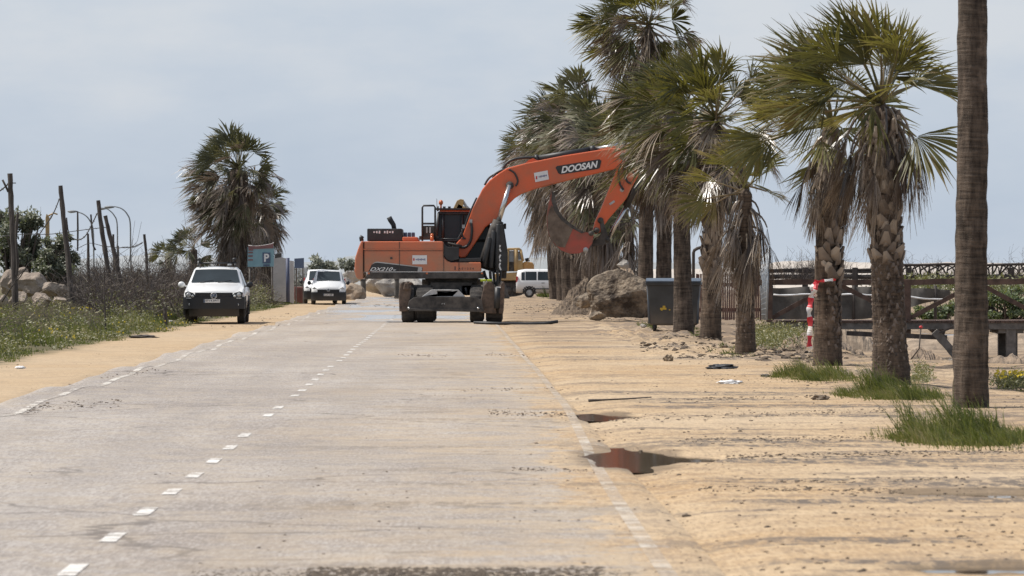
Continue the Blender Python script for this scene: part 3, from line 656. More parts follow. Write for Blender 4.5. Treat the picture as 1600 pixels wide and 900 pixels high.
# bucket: curved shell between two side plates
BW = .72
outer = [(862, 300.5), (857, 318), (854, 338), (854.5, 356), (858, 370), (866, 383), (877, 392.5), (890, 397.5), (904, 397), (914.5, 393)]
inner = [(866, 303), (868.5, 318), (873, 331), (881, 342), (893, 352), (905, 360), (914, 364), (922, 365.5), (927, 369), (925, 381), (918, 391)]
BK = thing('bucket', '', ''); BK.parent = EX
for kk in ('label', 'category'): del BK[kk]
for yy in (-BW, BW - .04): b = MB(); b.prism(ep(inner + outer[::-1][1:]), yy, yy + .04); b.build('side_plate', REDB, BK)
b = MB(); n = len(outer); vs = []
for yy in (-BW + .02, BW - .02):
    for x, y in outer: a = e(x, y); vs.append((a[0], yy, a[1]))
    for x, y in outer:
        cx, cy = 900, 345; a = e(x + (cx - x) * .06, y + (cy - y) * .06); vs.append((a[0], yy, a[1]))
fs = [(i, i + 1, i + 1 + 2 * n, i + 2 * n) for i in range(n - 1)] + [(i + n, i + 1 + n, i + 1 + 3 * n, i + 3 * n) for i in range(n - 1)] + [(0, n, 3 * n, 2 * n), (i, i + n, i + 3 * n, i + 2 * n)] if False else [(i, i + 1, i + 1 + 2 * n, i + 2 * n) for i in range(n - 1)] + [(i + n, i + 1 + n, i + 1 + 3 * n, i + 3 * n) for i in range(n - 1)] + [(0, n, 3 * n, 2 * n)]
b.add(vs, fs, smooth=True)
b.build('bucket_shell', EARTHY, BK)
for k in range(5):
    yy = lerp(-BW + .1, BW - .1, k / 4)
    b = MB(); b.prism(ep([(858, 308), (866, 308), (864, 294), (862.5, 288)]), yy - .06, yy + .06); b.build('tooth', EARTHY, BK)
b = MB(); b.prism(ep([(855, 340), (861, 322), (872, 333), (884, 346), (896, 356), (882, 388), (870, 386), (860, 374), (855.5, 358)]), -BW - .012, -BW + .01); b.build('mud_coat', EARTHY, BK)
b = MB(); b.prism(ep([(862, 300.5), (866, 303), (868.5, 318), (873, 331), (881, 342), (893, 352), (905, 360), (914, 364), (908, 366), (890, 356), (876, 345), (866, 331), (861, 315)]), -BW - .02, -BW + .012); b.build('side_cutter', BLACKD, BK)
for x, y in ((932, 361), (914.5, 391.5), (923, 366)):
    b = MB(); b.tube([e3(x, y, -BW - .05), e3(x, y, BW + .05)], .085, 12); b.build('pin', STEELG if y > 380 else BLACKD, BK)
b = MB()
hk = [e3(892, 397, -.1) + Vector((.09 * math.cos(a), 0, -.12 + .1 * math.sin(a))) for a in [1.5 - k * .5 for k in range(10)]]
b.tube(hk, .025, 6); b.build('lifting_hook', BLACKD, BK)
# model decal on the counterweight panel
b = MB(); b.prism(ep([(578.5, 425.2), (583, 415), (589, 411.5), (592, 411.2), (661, 419.2), (662, 420.5), (661, 425.2)]), -HW - .012, -HW + .01); dec = b.build('model_decal', BLACK, EX)
b = MB(); b.prism(ep([(583, 414.2), (588.5, 410.5), (592, 409.9), (625, 413.8), (661, 418.2), (661, 419.4), (592, 411.4), (589, 411.8)]), -HW - .014, -HW + .008); b.prism(ep([(655, 419), (660, 419), (661.3, 421), (660, 425), (654, 425)]), -HW - .018, -HW + .008); b.build('decal_trim', STEELG, dec)
put_text('DX210', e3(580.5, 424.2, -HW - .02), (1, 0, 0), (0, 0, 1), 5.4 * SE, 35.5 * SE, LETTERW, 'lettering', dec, .01, .45)
put_text('W', e3(616.5, 424.2, -HW - .02), (1, 0, 0), (0, 0, 1), 2.4 * SE, 4.5 * SE, LETTERW, 'lettering', dec, .03, .3)
b = MB(); b.box(e3(657.3, 407, -HW - .008), (22.5 * SE, .012, 14 * SE)); st = b.build('sticker', PAPER, EX)
b = MB()
for k in range(9): b.box(e3(651.8 + k * 1.7, 406.6, -HW - .016), (1.1 * SE, .004, (1.7 + (k * 7 % 3) * .7) * SE))
b.build('lettering', LETTERBLUE, st)
b = MB(); b.box(e3(648.3, 406.5, -HW - .016), (2.2 * SE, .006, 4 * SE)); b.build('logo', REDL, st)
put_text('A E 1 2 5 4', e3(717, 422.4, -HW - .006), (1, 0, 0), (0, 0, 1), 3.2 * SE, 24 * SE, LETTERB, 'lettering', house, .01)
b = MB(); b.box(e3(712, 420, -HW - .006), (1.6 * SE, .01, 5.5 * SE)); b.build('decal', LETTERB, house)
for x in (578.5, 668.5, 753.5):
    b = MB(); b.box(e3(x, 428, -HW + .015), (.065, .03, .05)); b.build('reflector', AMBER, EX)
b = MB(); b.box(e3(613.5, 404.5, -HW - .01), (.07, .03, .07)); b.build('door_lock', BLACKD, house)
# undercarriage (seen end on)
b = MB(); b.box(e3(706, 452, .9), (64 * SE, 4.6, 20 * SE)); b.box(e3(706, 474, -.9), (150 * SE, .35, 14 * SE)); b.box(e3(706, 474, 2.6), (150 * SE, .35, 14 * SE)); b.tube([e3(707, 446, 0), e3(707, 437, 0)], 1.0, 26); b.box(e3(661, 454, -1.0), (34 * SE, .8, 16 * SE)); b.box(e3(737, 454, -1.0), (30 * SE, .8, 16 * SE))
b.build('chassis', BLACKD, EX, bevel=.02)
def wheel(xc, y, wpx, rr=.58, parent=EX, bulge=True):
    wd = wpx * SE; c = Vector((e(xc, 0)[0], y, rr))
    b = MB(); prof = [(-.5, .55), (-.5, .86), (-.42, .97), (-.2, 1), (.2, 1), (.42, .97), (.5, .86), (.5, .55)]
    n = 40; vs = []
    for j in range(n):
        a = 2 * math.pi * j / n
        for k, (u, r_) in enumerate(prof):
            rad = rr * r_ * (1 + (.028 if (j % 2 and k in (2, 3, 4, 5)) else 0))
            vs.append((c.x + u * wd, c.y + math.cos(a) * rad, c.z + math.sin(a) * rad))
    m_ = len(prof)
    b.add(vs, [(j * m_ + k, j * m_ + k + 1, ((j + 1) % n) * m_ + k + 1, ((j + 1) % n) * m_ + k) for j in range(n) for k in range(m_ - 1)])
    w = b.build('tyre', RUBBER, parent)
    b = MB(); b.tube([(c.x - wd * .38, c.y, c.z), (c.x + wd * .38, c.y, c.z)], rr * .55, 18); b.build('rim', MUDDY, w)
for y in (-1.55, 2.6):
    for x, wp in ((639.5, 20), (666, 28), (745.5, 21), (772.5, 26)): wheel(x, y, wp)
b = MB()
bl = [(638, 484), (642, 470), (650, 464.5), (668, 463.6), (744, 464), (754, 470), (757, 487), (700, 485.5)]
b.prism(ep(bl), -2.36, -2.28); b.prism(ep([(642, 486), (640, 482), (753, 483), (754, 487.5), (700, 486.5)]), -2.40, -2.30)
blade = b.build('dozer_blade', BLACKD, EX, bevel=.015)
b = MB(); b.prism(ep([(661, 464), (676, 453), (685, 453), (685, 463.5), (707, 463.5), (707, 453), (718, 453.5), (728, 464)]), -2.27, -1.9)
b.prism(ep([(685, 455.2), (685, 452.8), (707, 452.8), (707, 455.2)]), -2.268, -1.9)
b.build('blade_bracket', STEELG, EX, bevel=.015)
for x in (641.5, 748): b = MB(); b.tube([e3(x, 481.5, -2.42), e3(x, 481.5, -2.36)], .04, 10); b.build('bolt', SILVER, blade)
put_text('M', e3(692, 476, -2.37), (1, 0, 0), (0, 0, 1), .05, .1, STEELG, 'lettering', blade)
for sx, l1, l2 in ((-1, [(626.5, 487), (625.5, 462), (628, 444), (633, 440.5), (641, 443), (645, 452), (643, 470), (640, 486)], [(632, 452), (634, 442), (639, 441), (642, 452)]),
                   (1, [(750, 489), (752, 468), (757, 446), (762, 440.5), (769, 441), (774, 452), (776, 470), (776, 490)], [(780, 447), (785, 439.5), (788, 443), (787.5, 462), (786, 489), (779, 489)])):
    for y in (-2.2, 3.3):
        b = MB(); b.prism(ep(l1), y, y + .42); so_ = b.build('stabiliser', MUDDY, EX, bevel=.03); b = MB(); b.prism(ep([(x + .5, q + 1) for x, q in l2]), y - .1, y + .3); b.build('stabiliser_leg', MUDDY, so_, bevel=.03)
b = MB(); b.tube([e3(778, 450, -2.25), e3(777, 482, -2.25)], .1, 12); sc_ = b.build('stabiliser_cylinder', BLACK, EX)
b = MB(); b.box(e3(779, 449.5, -2.26), (.16, .14, .04)); b.build('cap', LETTERW, sc_)
for x, q in ((756, 9), (765.5, 7.5)): b = MB(); b.box(e3(x, 438.8, -1.9), (q * SE, .2, 3.6 * SE)); b.build('marker_plate', HIVIS, EX, bevel=.02)
for x in (650, 652.5, 655, 720, 728): b = MB(); b.tube([e3(x, 450, -1.5), e3(x + 3, 462, -1.5)], .04, 6); b.build('brake_hose', BLACK, EX)

# ------------------------------------------------------------------ cars and vans
def hp(wb, zb, ws, zs, wt, zt):
    return [(0, zb), (wb * .9, zb), (wb, zb + .07), (ws - .005, lerp(zb, zs, .55)), (ws, lerp(zb, zs, .8)), (ws - .03, zs), (lerp(ws - .05, wt, .5), lerp(zs, zt, .5)), (wt + .015, zt - .09), (wt - .07, zt - .015), (0, zt + .01)]
def body(stations):
    b = MB(); vs = []; rows = []
    for (y, *q) in stations:
        h = hp(*q); ring = [(x, y, z) for x, z in h] + [(-x, y, z) for x, z in h[-2:0:-1]]
        rows.append(len(ring)); vs += ring
    n = rows[0]
    fs = [(i * n + j, i * n + (j + 1) % n, (i + 1) * n + (j + 1) % n, (i + 1) * n + j) for i in range(len(stations) - 1) for j in range(n)]
    fs = [f[::-1] for f in fs] + [list(range(n)), list(range(len(stations) * n - 1, (len(stations) - 1) * n - 1, -1))]
    b.add(vs, fs, smooth=True); return b
def curved(b, xh, z0, z1, y, cur, th, n=14, x0=None, pw=3.0, slope=0.0):
    """panel bowed backwards at its ends; x0 lets it start off centre"""
    a0 = -xh if x0 is None else x0; vs = []
    for i in range(n + 1):
        x = lerp(a0, xh, i / n); yy = y + cur * abs(x / abs(xh if abs(xh) > abs(a0) else a0)) ** pw
        for z in (z0, z1): vs.append((x, yy + slope * (z - z0), z))
        for z in (z0, z1): vs.append((x, yy + th + slope * (z - z0), z))
    fs = []
    for i in range(n):
        k = 4 * i; fs += [(k, k + 4, k + 5, k + 1), (k + 1, k + 5, k + 7, k + 3), (k + 2, k + 3, k + 7, k + 6), (k, k + 2, k + 6, k + 4)]
    fs += [(0, 1, 3, 2), (4 * n, 4 * n + 2, 4 * n + 3, 4 * n + 1)]
    b.add(vs, fs); return b
def car_wheel(x, y, r, wd, parent):
    b = MB(); prof = [(-.5, .6), (-.5, .9), (-.38, 1), (.38, 1), (.5, .9), (.5, .6)]; n = 28; vs = []
    for j in range(n):
        a = 2 * math.pi * j / n
        for u, q in prof: vs.append((x + u * wd, y + math.cos(a) * r * q, r + math.sin(a) * r * q))
    m_ = len(prof); b.add(vs, [(j * m_ + k, j * m_ + k + 1, ((j + 1) % n) * m_ + k + 1, ((j + 1) % n) * m_ + k) for j in range(n) for k in range(m_ - 1)])
    t = b.build('tyre', RUBBER, parent)
    b = MB(); s = 1 if x > 0 else -1
    b.tube([(x - s * wd * .3, y, r), (x + s * wd * .42, y, r)], r * .6, 18)
    for k in range(6):
        a = k * math.pi / 3; b.box((x + s * wd * .44, y + math.cos(a) * r * .33, r + math.sin(a) * r * .33), (.02, .07, r * .5), Matrix.Rotation(-(a - math.pi / 2), 3, 'X'))
    b.build('rim', STEELG, t)
def side_win(b, A, B, t0, t1, y0, y1, s, ix=0.0):
    """glass on the side between stations A and B"""
    def pt(y, t):
        f = (y - A[0]) / (B[0] - A[0]); q = [lerp(A[k], B[k], f) for k in range(1, 7)]
        h = hp(*q); z = lerp(h[5][1], h[7][1], t)
        if z < h[6][1]: u = (z - h[5][1]) / (h[6][1] - h[5][1]); x = lerp(h[5][0], h[6][0], u)
        else: u = (z - h[6][1]) / (h[7][1] - h[6][1]); x = lerp(h[6][0], h[7][0], u)
        return Vector((s * (x + .008), y, z))
    vs = []
    for t in (t0, .5, t1): vs += [pt(y0, t), pt(y1, t)]
    b.add(vs, [(0, 1, 3, 2), (2, 3, 5, 4)] if s > 0 else [(1, 0, 2, 3), (3, 2, 4, 5)])
def emblem(parent, c, r):
    b = MB(); n = 24
    ring = [Vector((c[0] + math.cos(a) * r, c[1], c[2] + math.sin(a) * r)) for a in [2 * math.pi * k / n for k in range(n + 1)]]
    b.tube(ring, r * .13, 6)
    for pts in ([(-.38, .8), (0, .12), (.38, .8)], [(-.86, .35), (-.38, -.78), (0, 0), (.38, -.78), (.86, .35)]):
        b.tube([Vector((c[0] + u * r, c[1], c[2] + v_ * r)) for u, v_ in pts], r * .10, 5)
    em = b.build('emblem', SILVER, parent)
    b = MB(); b.tube([(c[0], c[1] + .03, c[2]), (c[0], c[1] + .01, c[2])], r, 24); b.build('backing', SIGND, em)
def plate(parent, c, txt, wd=.52, h=.11):
    b = MB(); b.box(c, (wd, .012, h)); p_ = b.build('number_plate', PAPER, parent)
    b = MB(); b.box((c[0] - wd / 2 + .022, c[1] - .0085, c[2]), (.04, .006, h * .98)); b.build('country_band', SIGND, p_)
    put_text(txt, (c[0] - wd / 2 + .06, c[1] - .010, c[2] - h * .34), (1, 0, 0), (0, 0, 1), h * .68, wd - .09, LETTERB, 'lettering', p_, .01)

D0 = 143.2
yaw = math.atan(SL) + R(0.6)
PK = thing('pickup_truck', 'white double cab pickup with black front bumper and roof bars parked on the sandy verge', 'pickup', (X_(334, D0), D0, 0.0), yaw)
PK.location.z = H(PK.location.x, D0) + .01
ST = [(0.06, .74, .56, .82, .92, .72, 1.03), (0.20, .86, .56, .95, .98, .82, 1.08), (0.5, .92, .56, .975, 1.05, .87, 1.17), (1.05, .92, .56, .975, 1.10, .88, 1.26), (1.28, .92, .5, .975, 1.14, .86, 1.31), (1.98, .92, .34, .975, 1.16, .73, 1.76), (2.4, .92, .34, .975, 1.16, .72, 1.83), (3.3, .92, .34, .975, 1.16, .72, 1.81), (3.62, .92, .34, .975, 1.16, .76, 1.70), (3.8, .92, .34, .975, 1.14, .90, 1.18), (5.2, .92, .36, .975, 1.14, .90, 1.17)]
bd = body(ST).build('body', WHITE, PK)
b = MB(); curved(b, .985, .48, .86, -.04, .16, .36, n=24, pw=6.0); curved(b, .80, .24, .48, .02, .14, .30, n=24, pw=5.0, slope=-.25)
b.build('front_bumper', PLASTIC, PK)
b = MB(); curved(b, .60, .80, 1.0, -.02, .05, .1, slope=.05); gr = b.build('grille', PLASTIC, PK)
b = MB()
for z in (.83, .89, .95): curved(b, .58, z, z + .012, -.030, .05, .02)
b.build('grille_bar', BLACKD, gr)
emblem(PK, (0, -.05, .90), .095)
plate(PK, (-.06, -.055, .735), '0714 JWT')
for s in (-1, 1):
    b = MB(); vs = []
    o = [(.56, .87), (.62, .83), (.82, .80), (.90, .84), (.925, 1.0), (.82, 1.04), (.66, .99)]
    vs = [(s * x, -.055 + .12 * (x / .9) ** 3, z) for x, z in o] + [(s * x, .16 + .12 * (x / .9) ** 3, z) for x, z in o]; n = len(o)
    fs = [list(range(n)), list(range(2 * n - 1, n - 1, -1))] + [(i, i + n, (i + 1) % n + n, (i + 1) % n) for i in range(n)]
    b.add(vs, [f if s < 0 else f[::-1] for f in fs]); hl = b.build('headlight', GLASS, PK)
    b = MB(); b.rock((s * .80, .03, .93), (.085, .035, .08), 3, 2, .05, smooth=True); b.rock((s * .67, -.01, .89), (.05, .03, .045), 4, 2, .05, smooth=True)
    b.box((s * .78, .01, .825), (.2, .05, .03))
    b.build('lamp', LAMP, hl)
    b = MB(); b.tube([(s * .74, -.0, .62), (s * .74, .06, .62)], .06, 14); b.build('fog_lamp', LAMP, PK)
    b = MB(); b.rock((s * 1.10, 1.42, 1.25), (.12, .06, .10), 5, 2, .12, smooth=True); b.tube([(s * .93, 1.44, 1.2), (s * 1.05, 1.42, 1.22)], .03, 6); b.build('side_mirror', WHITE if s < 0 else PLASTIC, PK)
    b = MB(); side_win(b, ST[5], ST[6], .06, .92, 2.0, 2.36, s); b.build('side_window', GLASS, PK); b = MB(); side_win(b, ST[6], ST[7], .06, .92, 2.44, 3.28, s); b.build('side_window', GLASS, PK)
    for yy in (.98, 4.1):
        b = MB()
        for k in range(7): a = math.pi * k / 6; b.box((s * .965, yy + math.cos(a) * .44, .40 + math.sin(a) * .44), (.06, .26, .09), Matrix.Rotation(-(a - math.pi / 2), 3, 'X'))
        b.build('wheel_arch', PLASTIC, PK)
    for y in (.98, 4.1): car_wheel(s * .845, y, .39, .25, PK)
def windscreen(parent, A, B, m=.06, sh=.82):
    a = hp(*A[1:]); c = hp(*B[1:]); b = MB(); vs = []; n = 10
    for t in (.05, .5, .95):
        xh = lerp(a[8][0], c[8][0], t) * 1.0
        for i in range(n + 1):
            x = lerp(-xh, xh, i / n); yb = lerp(A[0], B[0], t); z = lerp(a[9][1], c[9][1], t) - .02 * (x / xh) ** 2
            vs.append((x, yb - .02, z + .006))
    k = n + 1; b.add(vs, [(r_ * k + i, r_ * k + i + 1, (r_ + 1) * k + i + 1, (r_ + 1) * k + i) for r_ in range(2) for i in range(n)], smooth=True)
    return b.build('windscreen', GLASS, parent)
ws = windscreen(PK, ST[4], ST[5])
for q in (-.5, .08): b = MB(); b.tube([(q, 1.27, 1.325), (q + .43, 1.36, 1.39)], .012, 5); b.build('wiper', PLASTIC, ws)
rr = thing('roof_rack', '', ''); rr.parent = PK
for k in ('label', 'category'): del rr[k]
for s in (-1, 1): b = MB(); b.tube([(s * .60, 2.2, 1.84), (s * .60, 2.3, 1.93), (s * .60, 3.2, 1.93), (s * .60, 3.3, 1.84)], .028, 6); b.build('side_rail', BLACK, rr)
for q in (2.35, 3.1): b = MB(); b.tube([(-.64, q, 1.95), (.64, q, 1.95)], .03, 6); b.build('cross_bar', BLACK, rr)
for s in (-1, 1):
    b = MB(); b.tube([(s * .56, 2.35, 1.95), (s * .56, 2.35, 2.03)], .03, 6); b.rock((s * .57, 2.33, 2.07), (.07, .06, .055), 6, 2, .1, smooth=True); b.build('work_lamp', BLACK, PK)
b = MB(); b.box((.42, 2.2, 1.90), (.13, .1, .05)); b.build('beacon_base', LAMP, PK, bevel=.01)

VS = [(0.06, .60, .32, .70, .74, .55, .86), (.14, .74, .26, .84, .80, .62, .94), (.5, .80, .26, .875, .93, .68, 1.06), (.95, .82, .26, .885, 1.0, .70, 1.17), (1.12, .82, .26, .885, 1.04, .69, 1.22), (1.9, .82, .26, .89, 1.08, .62, 1.74), (2.3, .82, .26, .89, 1.08, .63, 1.80), (3.9, .82, .28, .89, 1.08, .63, 1.80), (4.35, .82, .30, .88, 1.08, .62, 1.72), (4.45, .78, .32, .86, 1.05, .62, 1.2)]
def van(label, loc, rz, windows=True, group=None, plates=True):
    V = thing('delivery_van', label, 'van', loc, rz)
    body(VS).build('body', WHITEF, V)
    b = MB(); curved(b, .895, .22, .66, -.03, .16, .34, n=20, pw=5); b.build('front_bumper', PLASTIC, V)
    b = MB(); curved(b, .56, .66, .80, .0, .05, .08); b.build('grille', PLASTIC, V)
    emblem(V, (0, -.03, .76), .07)
    plate(V, (0, -.035, .52), '6210 HBK')
    windscreen(V, VS[4], VS[5])
    for s in (-1, 1):
        b = MB(); o = [(.52, .70), (.78, .68), (.81, .86), (.72, .92), (.56, .82)]; n = len(o)
        vs = [(s * x, .02 + .12 * (x / .8) ** 3, z) for x, z in o] + [(s * x, .16 + .12 * (x / .8) ** 3, z) for x, z in o]
        fs = [list(range(n)), list(range(2 * n - 1, n - 1, -1))] + [(i, i + n, (i + 1) % n + n, (i + 1) % n) for i in range(n)]
        b.add(vs, [f if s < 0 else f[::-1] for f in fs]); b.build('headlight', LAMP, V)
        b = MB(); b.rock((s * 1.0, 1.35, 1.13), (.10, .06, .11), 5, 2, .12, smooth=True); b.tube([(s * .86, 1.37, 1.08), (s * .95, 1.35, 1.1)], .03, 6); b.build('side_mirror', PLASTIC, V)
        b = MB(); side_win(b, VS[4], VS[5], .1, .82, 1.55, 1.88, s); b.build('quarter_window', GLASS, V); b = MB(); side_win(b, VS[5], VS[6], .06, .86, 1.92, 2.28, s); b.build('front_window', GLASS, V)
        if windows:
            b = MB(); side_win(b, VS[6], VS[7], .04, .90, 2.36, 3.08, s); b.build('side_window', GLASS, V)
            b = MB(); side_win(b, VS[6], VS[7], .04, .90, 3.16, 3.86, s); side_win(b, VS[7], VS[8], .04, .88, 3.9, 4.12, s); b.build('rear_window', GLASS, V)
        b = MB(); b.box((s * .893, 2.75, .93), (.02, .2, .035)); b.build('door_handle', PLASTIC, V)
        b = MB(); b.box((s * .888, 2.4, .56), (.02, 2.0, .06)); b.build('side_moulding', PLASTIC, V)
        for yy in (.86, 3.62):
            b = MB()
            for k in range(9): a = math.pi * k / 8; b.box((s * .872, yy + math.cos(a) * .37, .32 + math.sin(a) * .37), (.05, .18, .09), Matrix.Rotation(-(a - math.pi / 2), 3, 'X'))
            b.build('wheel_arch', PLASTIC, V)
        for yy in (.86, 3.62): car_wheel(s * .79, yy, .32, .2, V)
        b = MB(); b.box((s * .80, 4.40, 1.15), (.10, .1, .4)); b.build('tail_light', REDL, V)
    return V
def on_ground(px, D, dz=0.0):
    x = X_(px, D); return (x, D, H(x, D) + dz)
van('white delivery van facing us beside the red barrier, in front of another van', on_ground(513, 230), math.atan(SL) + R(1))
van('white van half hidden behind the delivery van beside the red barrier', on_ground(501, 237), math.atan(SL) + R(2.5))
D3 = 284
v3 = van('white windowed van parked side on behind the palm trunks and dirt heap', on_ground(807 + 4.4 * 24.8, D3), R(90))
# ------------------------------------------------------------------ palms
def unit_dir(az, el): return Vector((math.cos(el) * math.cos(az), math.cos(el) * math.sin(az), math.sin(el)))
def fan(b, base, d, pl, Rl, nseg, spread, droop, wind, tint, rnd, fold=0.0, petr=.016, mi=0, shag=.3, pb=.1, fuse=.60, face=0.0):
    """one fan leaf: petiole, then pleated segments fused near the hub and split towards the tips"""
    d = d.normalized(); pts = []; p = Vector(base); t = d.copy()
    for i in range(5):
        pts.append(p.copy()); t = (t + Vector((wind[0] * .10, wind[1] * .1, -droop * pb))).normalized(); p = p + t * (pl / 4)
    b.tube(pts, [petr * 1.6, petr * 1.3, petr * 1.1, petr, petr * .8], 4, mi, False, min(1, tint + .25), False)
    hub = pts[-1]
    ref = Vector((0, 0, 1)) if abs(t.z) < .9 else Vector((rnd.uniform(-1, 1), rnd.uniform(-1, 1), 0))
    side = t.cross(ref).normalized(); roll = rnd.uniform(-.7, .7)
    if rnd.random() < face:      # blade twisted towards the light and the wind
        vw = Vector((rnd.uniform(-.5, .5), -1, rnd.uniform(-.2, .6))); sd0 = t.cross(vw)
        if sd0.length > .2: side = sd0.normalized(); roll = rnd.uniform(-.35, .35)
    side = (side * math.cos(roll) + side.cross(t) * math.sin(roll)).normalized(); nrm = side.cross(t).normalized()
    vs = []; fs = []; tn = []
    sts = [.04, fuse * .5, fuse, (1 + fuse) / 2, 1.0]
    wv = Vector(wind)
    torn = rnd.random() ** 2 * .35; limp = .07 if rnd.random() < .55 else .20
    for i in range(nseg):
        if rnd.random() < torn * .5: vs += [hub] * 10; tn += [tint] * 10; continue
        u = (i + .5) / nseg * 2 - 1; a = u * spread / 2 + rnd.uniform(-.02, .02) * spread
        dd = (t * math.cos(a) + side * math.sin(a)); dd = (dd + nrm * (fold * abs(u) + rnd.uniform(-.05, .05))).normalized()
        sd_ = (-t * math.sin(a) + side * math.cos(a)).normalized()
        L = Rl * (.72 + .28 * math.cos(a * .8)) * rnd.uniform(1 - shag, 1.05) * (rnd.uniform(.5, .9) if rnd.random() < torn else 1)
        dr = droop * rnd.uniform(.6, 1.4); tt = tint + rnd.uniform(-.14, .14)
        tip = Vector((rnd.uniform(-1, 1), rnd.uniform(-1, 1), rnd.uniform(-1.3, .4))) * limp * Rl * (1 + shag)
        for k, s_ in enumerate(sts):
            wdt = L * s_ * spread / nseg * 1.18 if s_ < fuse + .01 else L * fuse * spread / nseg * 1.08 * (1 - (s_ - fuse) / (1 - fuse) * .92)
            wdt = max(wdt, .0025)
            c = hub + dd * (L * s_) + Vector((0, 0, -1)) * (dr * .42 * L * s_ ** 2.2) + wv * (.40 * L * s_ ** 2) + tip * s_ ** 3
            pl_ = nrm * (wdt * .55)
            vs += [c - sd_ * wdt / 2 + pl_ * .5, c + sd_ * wdt / 2 - pl_ * .5]
            tn += [tt + .20 * (s_ ** 2) * (1 if s_ > .75 else .3)] * 2
        o = i * 10
        fs += [(o + 2 * k, o + 2 * k + 1, o + 2 * k + 3, o + 2 * k + 2) for k in range(4)]
    b.add(vs, fs, mi, tn)
def trunk_mesh(p0, p1, r0, r1, rnd, flare=1.35, bend=0.0, rings=90, n=28, shag=.05):
    b = MB(); p0 = Vector(p0); p1 = Vector(p1); vs = []; sd = rnd.uniform(0, 99)
    bd = Vector((bend, 0, 0))
    for i in range(rings):
        t = i / (rings - 1); c = p0.lerp(p1, t) + bd * (math.sin(t * math.pi))
        r_ = lerp(r0, r1, min(1, t * 1.25)) * (1 + (flare - 1) * math.exp(-t * 9)) * (1 - .75 * sm(.955, 1.0, t))
        for j in range(n):
            a = 2 * math.pi * j / n
            q = 1 + shag * nz(math.cos(a) * 2 + sd, math.sin(a) * 2, t * 14) + shag * 1.0 * nz(math.cos(a) * 6 + sd, math.sin(a) * 6, t * 50)
            vs.append(c + Vector((math.cos(a), math.sin(a), 0)) * r_ * q)
    fs = [(i * n + j, i * n + (j + 1) % n, (i + 1) * n + (j + 1) % n, (i + 1) * n + j) for i in range(rings - 1) for j in range(n)]
    fs.append(list(range((rings - 1) * n, rings * n))); b.add(vs, fs, smooth=True); return b
def boots(p0, p1, r, t0, t1, rnd, size=.16, dens=1.0, flare=1.0, lift=.38):
    """old leaf bases criss-crossing up the stem"""
    b = MB(); p0 = Vector(p0); p1 = Vector(p1); L = (p1 - p0).length * (t1 - t0)
    n = int(L * 2 * math.pi * r / (size * size * .55) * dens)
    for i in range(n):
        if rnd.random() < .12: continue
        t = lerp(t0, t1, i / max(1, n - 1)) + rnd.uniform(-.004, .004); a = i * 2.39996 + rnd.uniform(-.3, .3); c = p0.lerp(p1, t)
        o = Vector((math.cos(a), math.sin(a), 0)); tg = Vector((-math.sin(a), math.cos(a), 0)); up = Vector((0, 0, 1))
        up = (up + tg * rnd.uniform(-.5, .5)).normalized(); tg = (tg - up * tg.dot(up)).normalized()
        s_ = size * rnd.uniform(.65, 1.3); out_ = rnd.uniform(.65, 1.3) * lift * s_
        lo = c + o * (r * .96 * (1 + (flare - 1) * math.exp(-t * 9))); hi = lo + up * s_ * rnd.uniform(.9, 1.25) + o * out_
        wl, wh = s_ * .56, s_ * .17; th = o * .035
        vs = [lo - tg * wl, lo + tg * wl, hi - tg * wh, hi + tg * wh, lo - tg * wl * .9 - th, lo + tg * wl * .9 - th, hi - tg * wh * .9 - th, hi + tg * wh * .9 - th,
              lo.lerp(hi, .4) + o * .03]
        tn = rnd.random() ** 1.3
        tn = .25 + .75 * tn
        b.add(vs, [(0, 1, 8), (1, 3, 8), (3, 2, 8), (2, 0, 8), (2, 3, 7, 6), (0, 2, 6, 4), (1, 5, 7, 3)], 0, [tn * .6, tn * .6, tn + .15, tn + .15, .05, .05, .1, .1, tn])
    return b
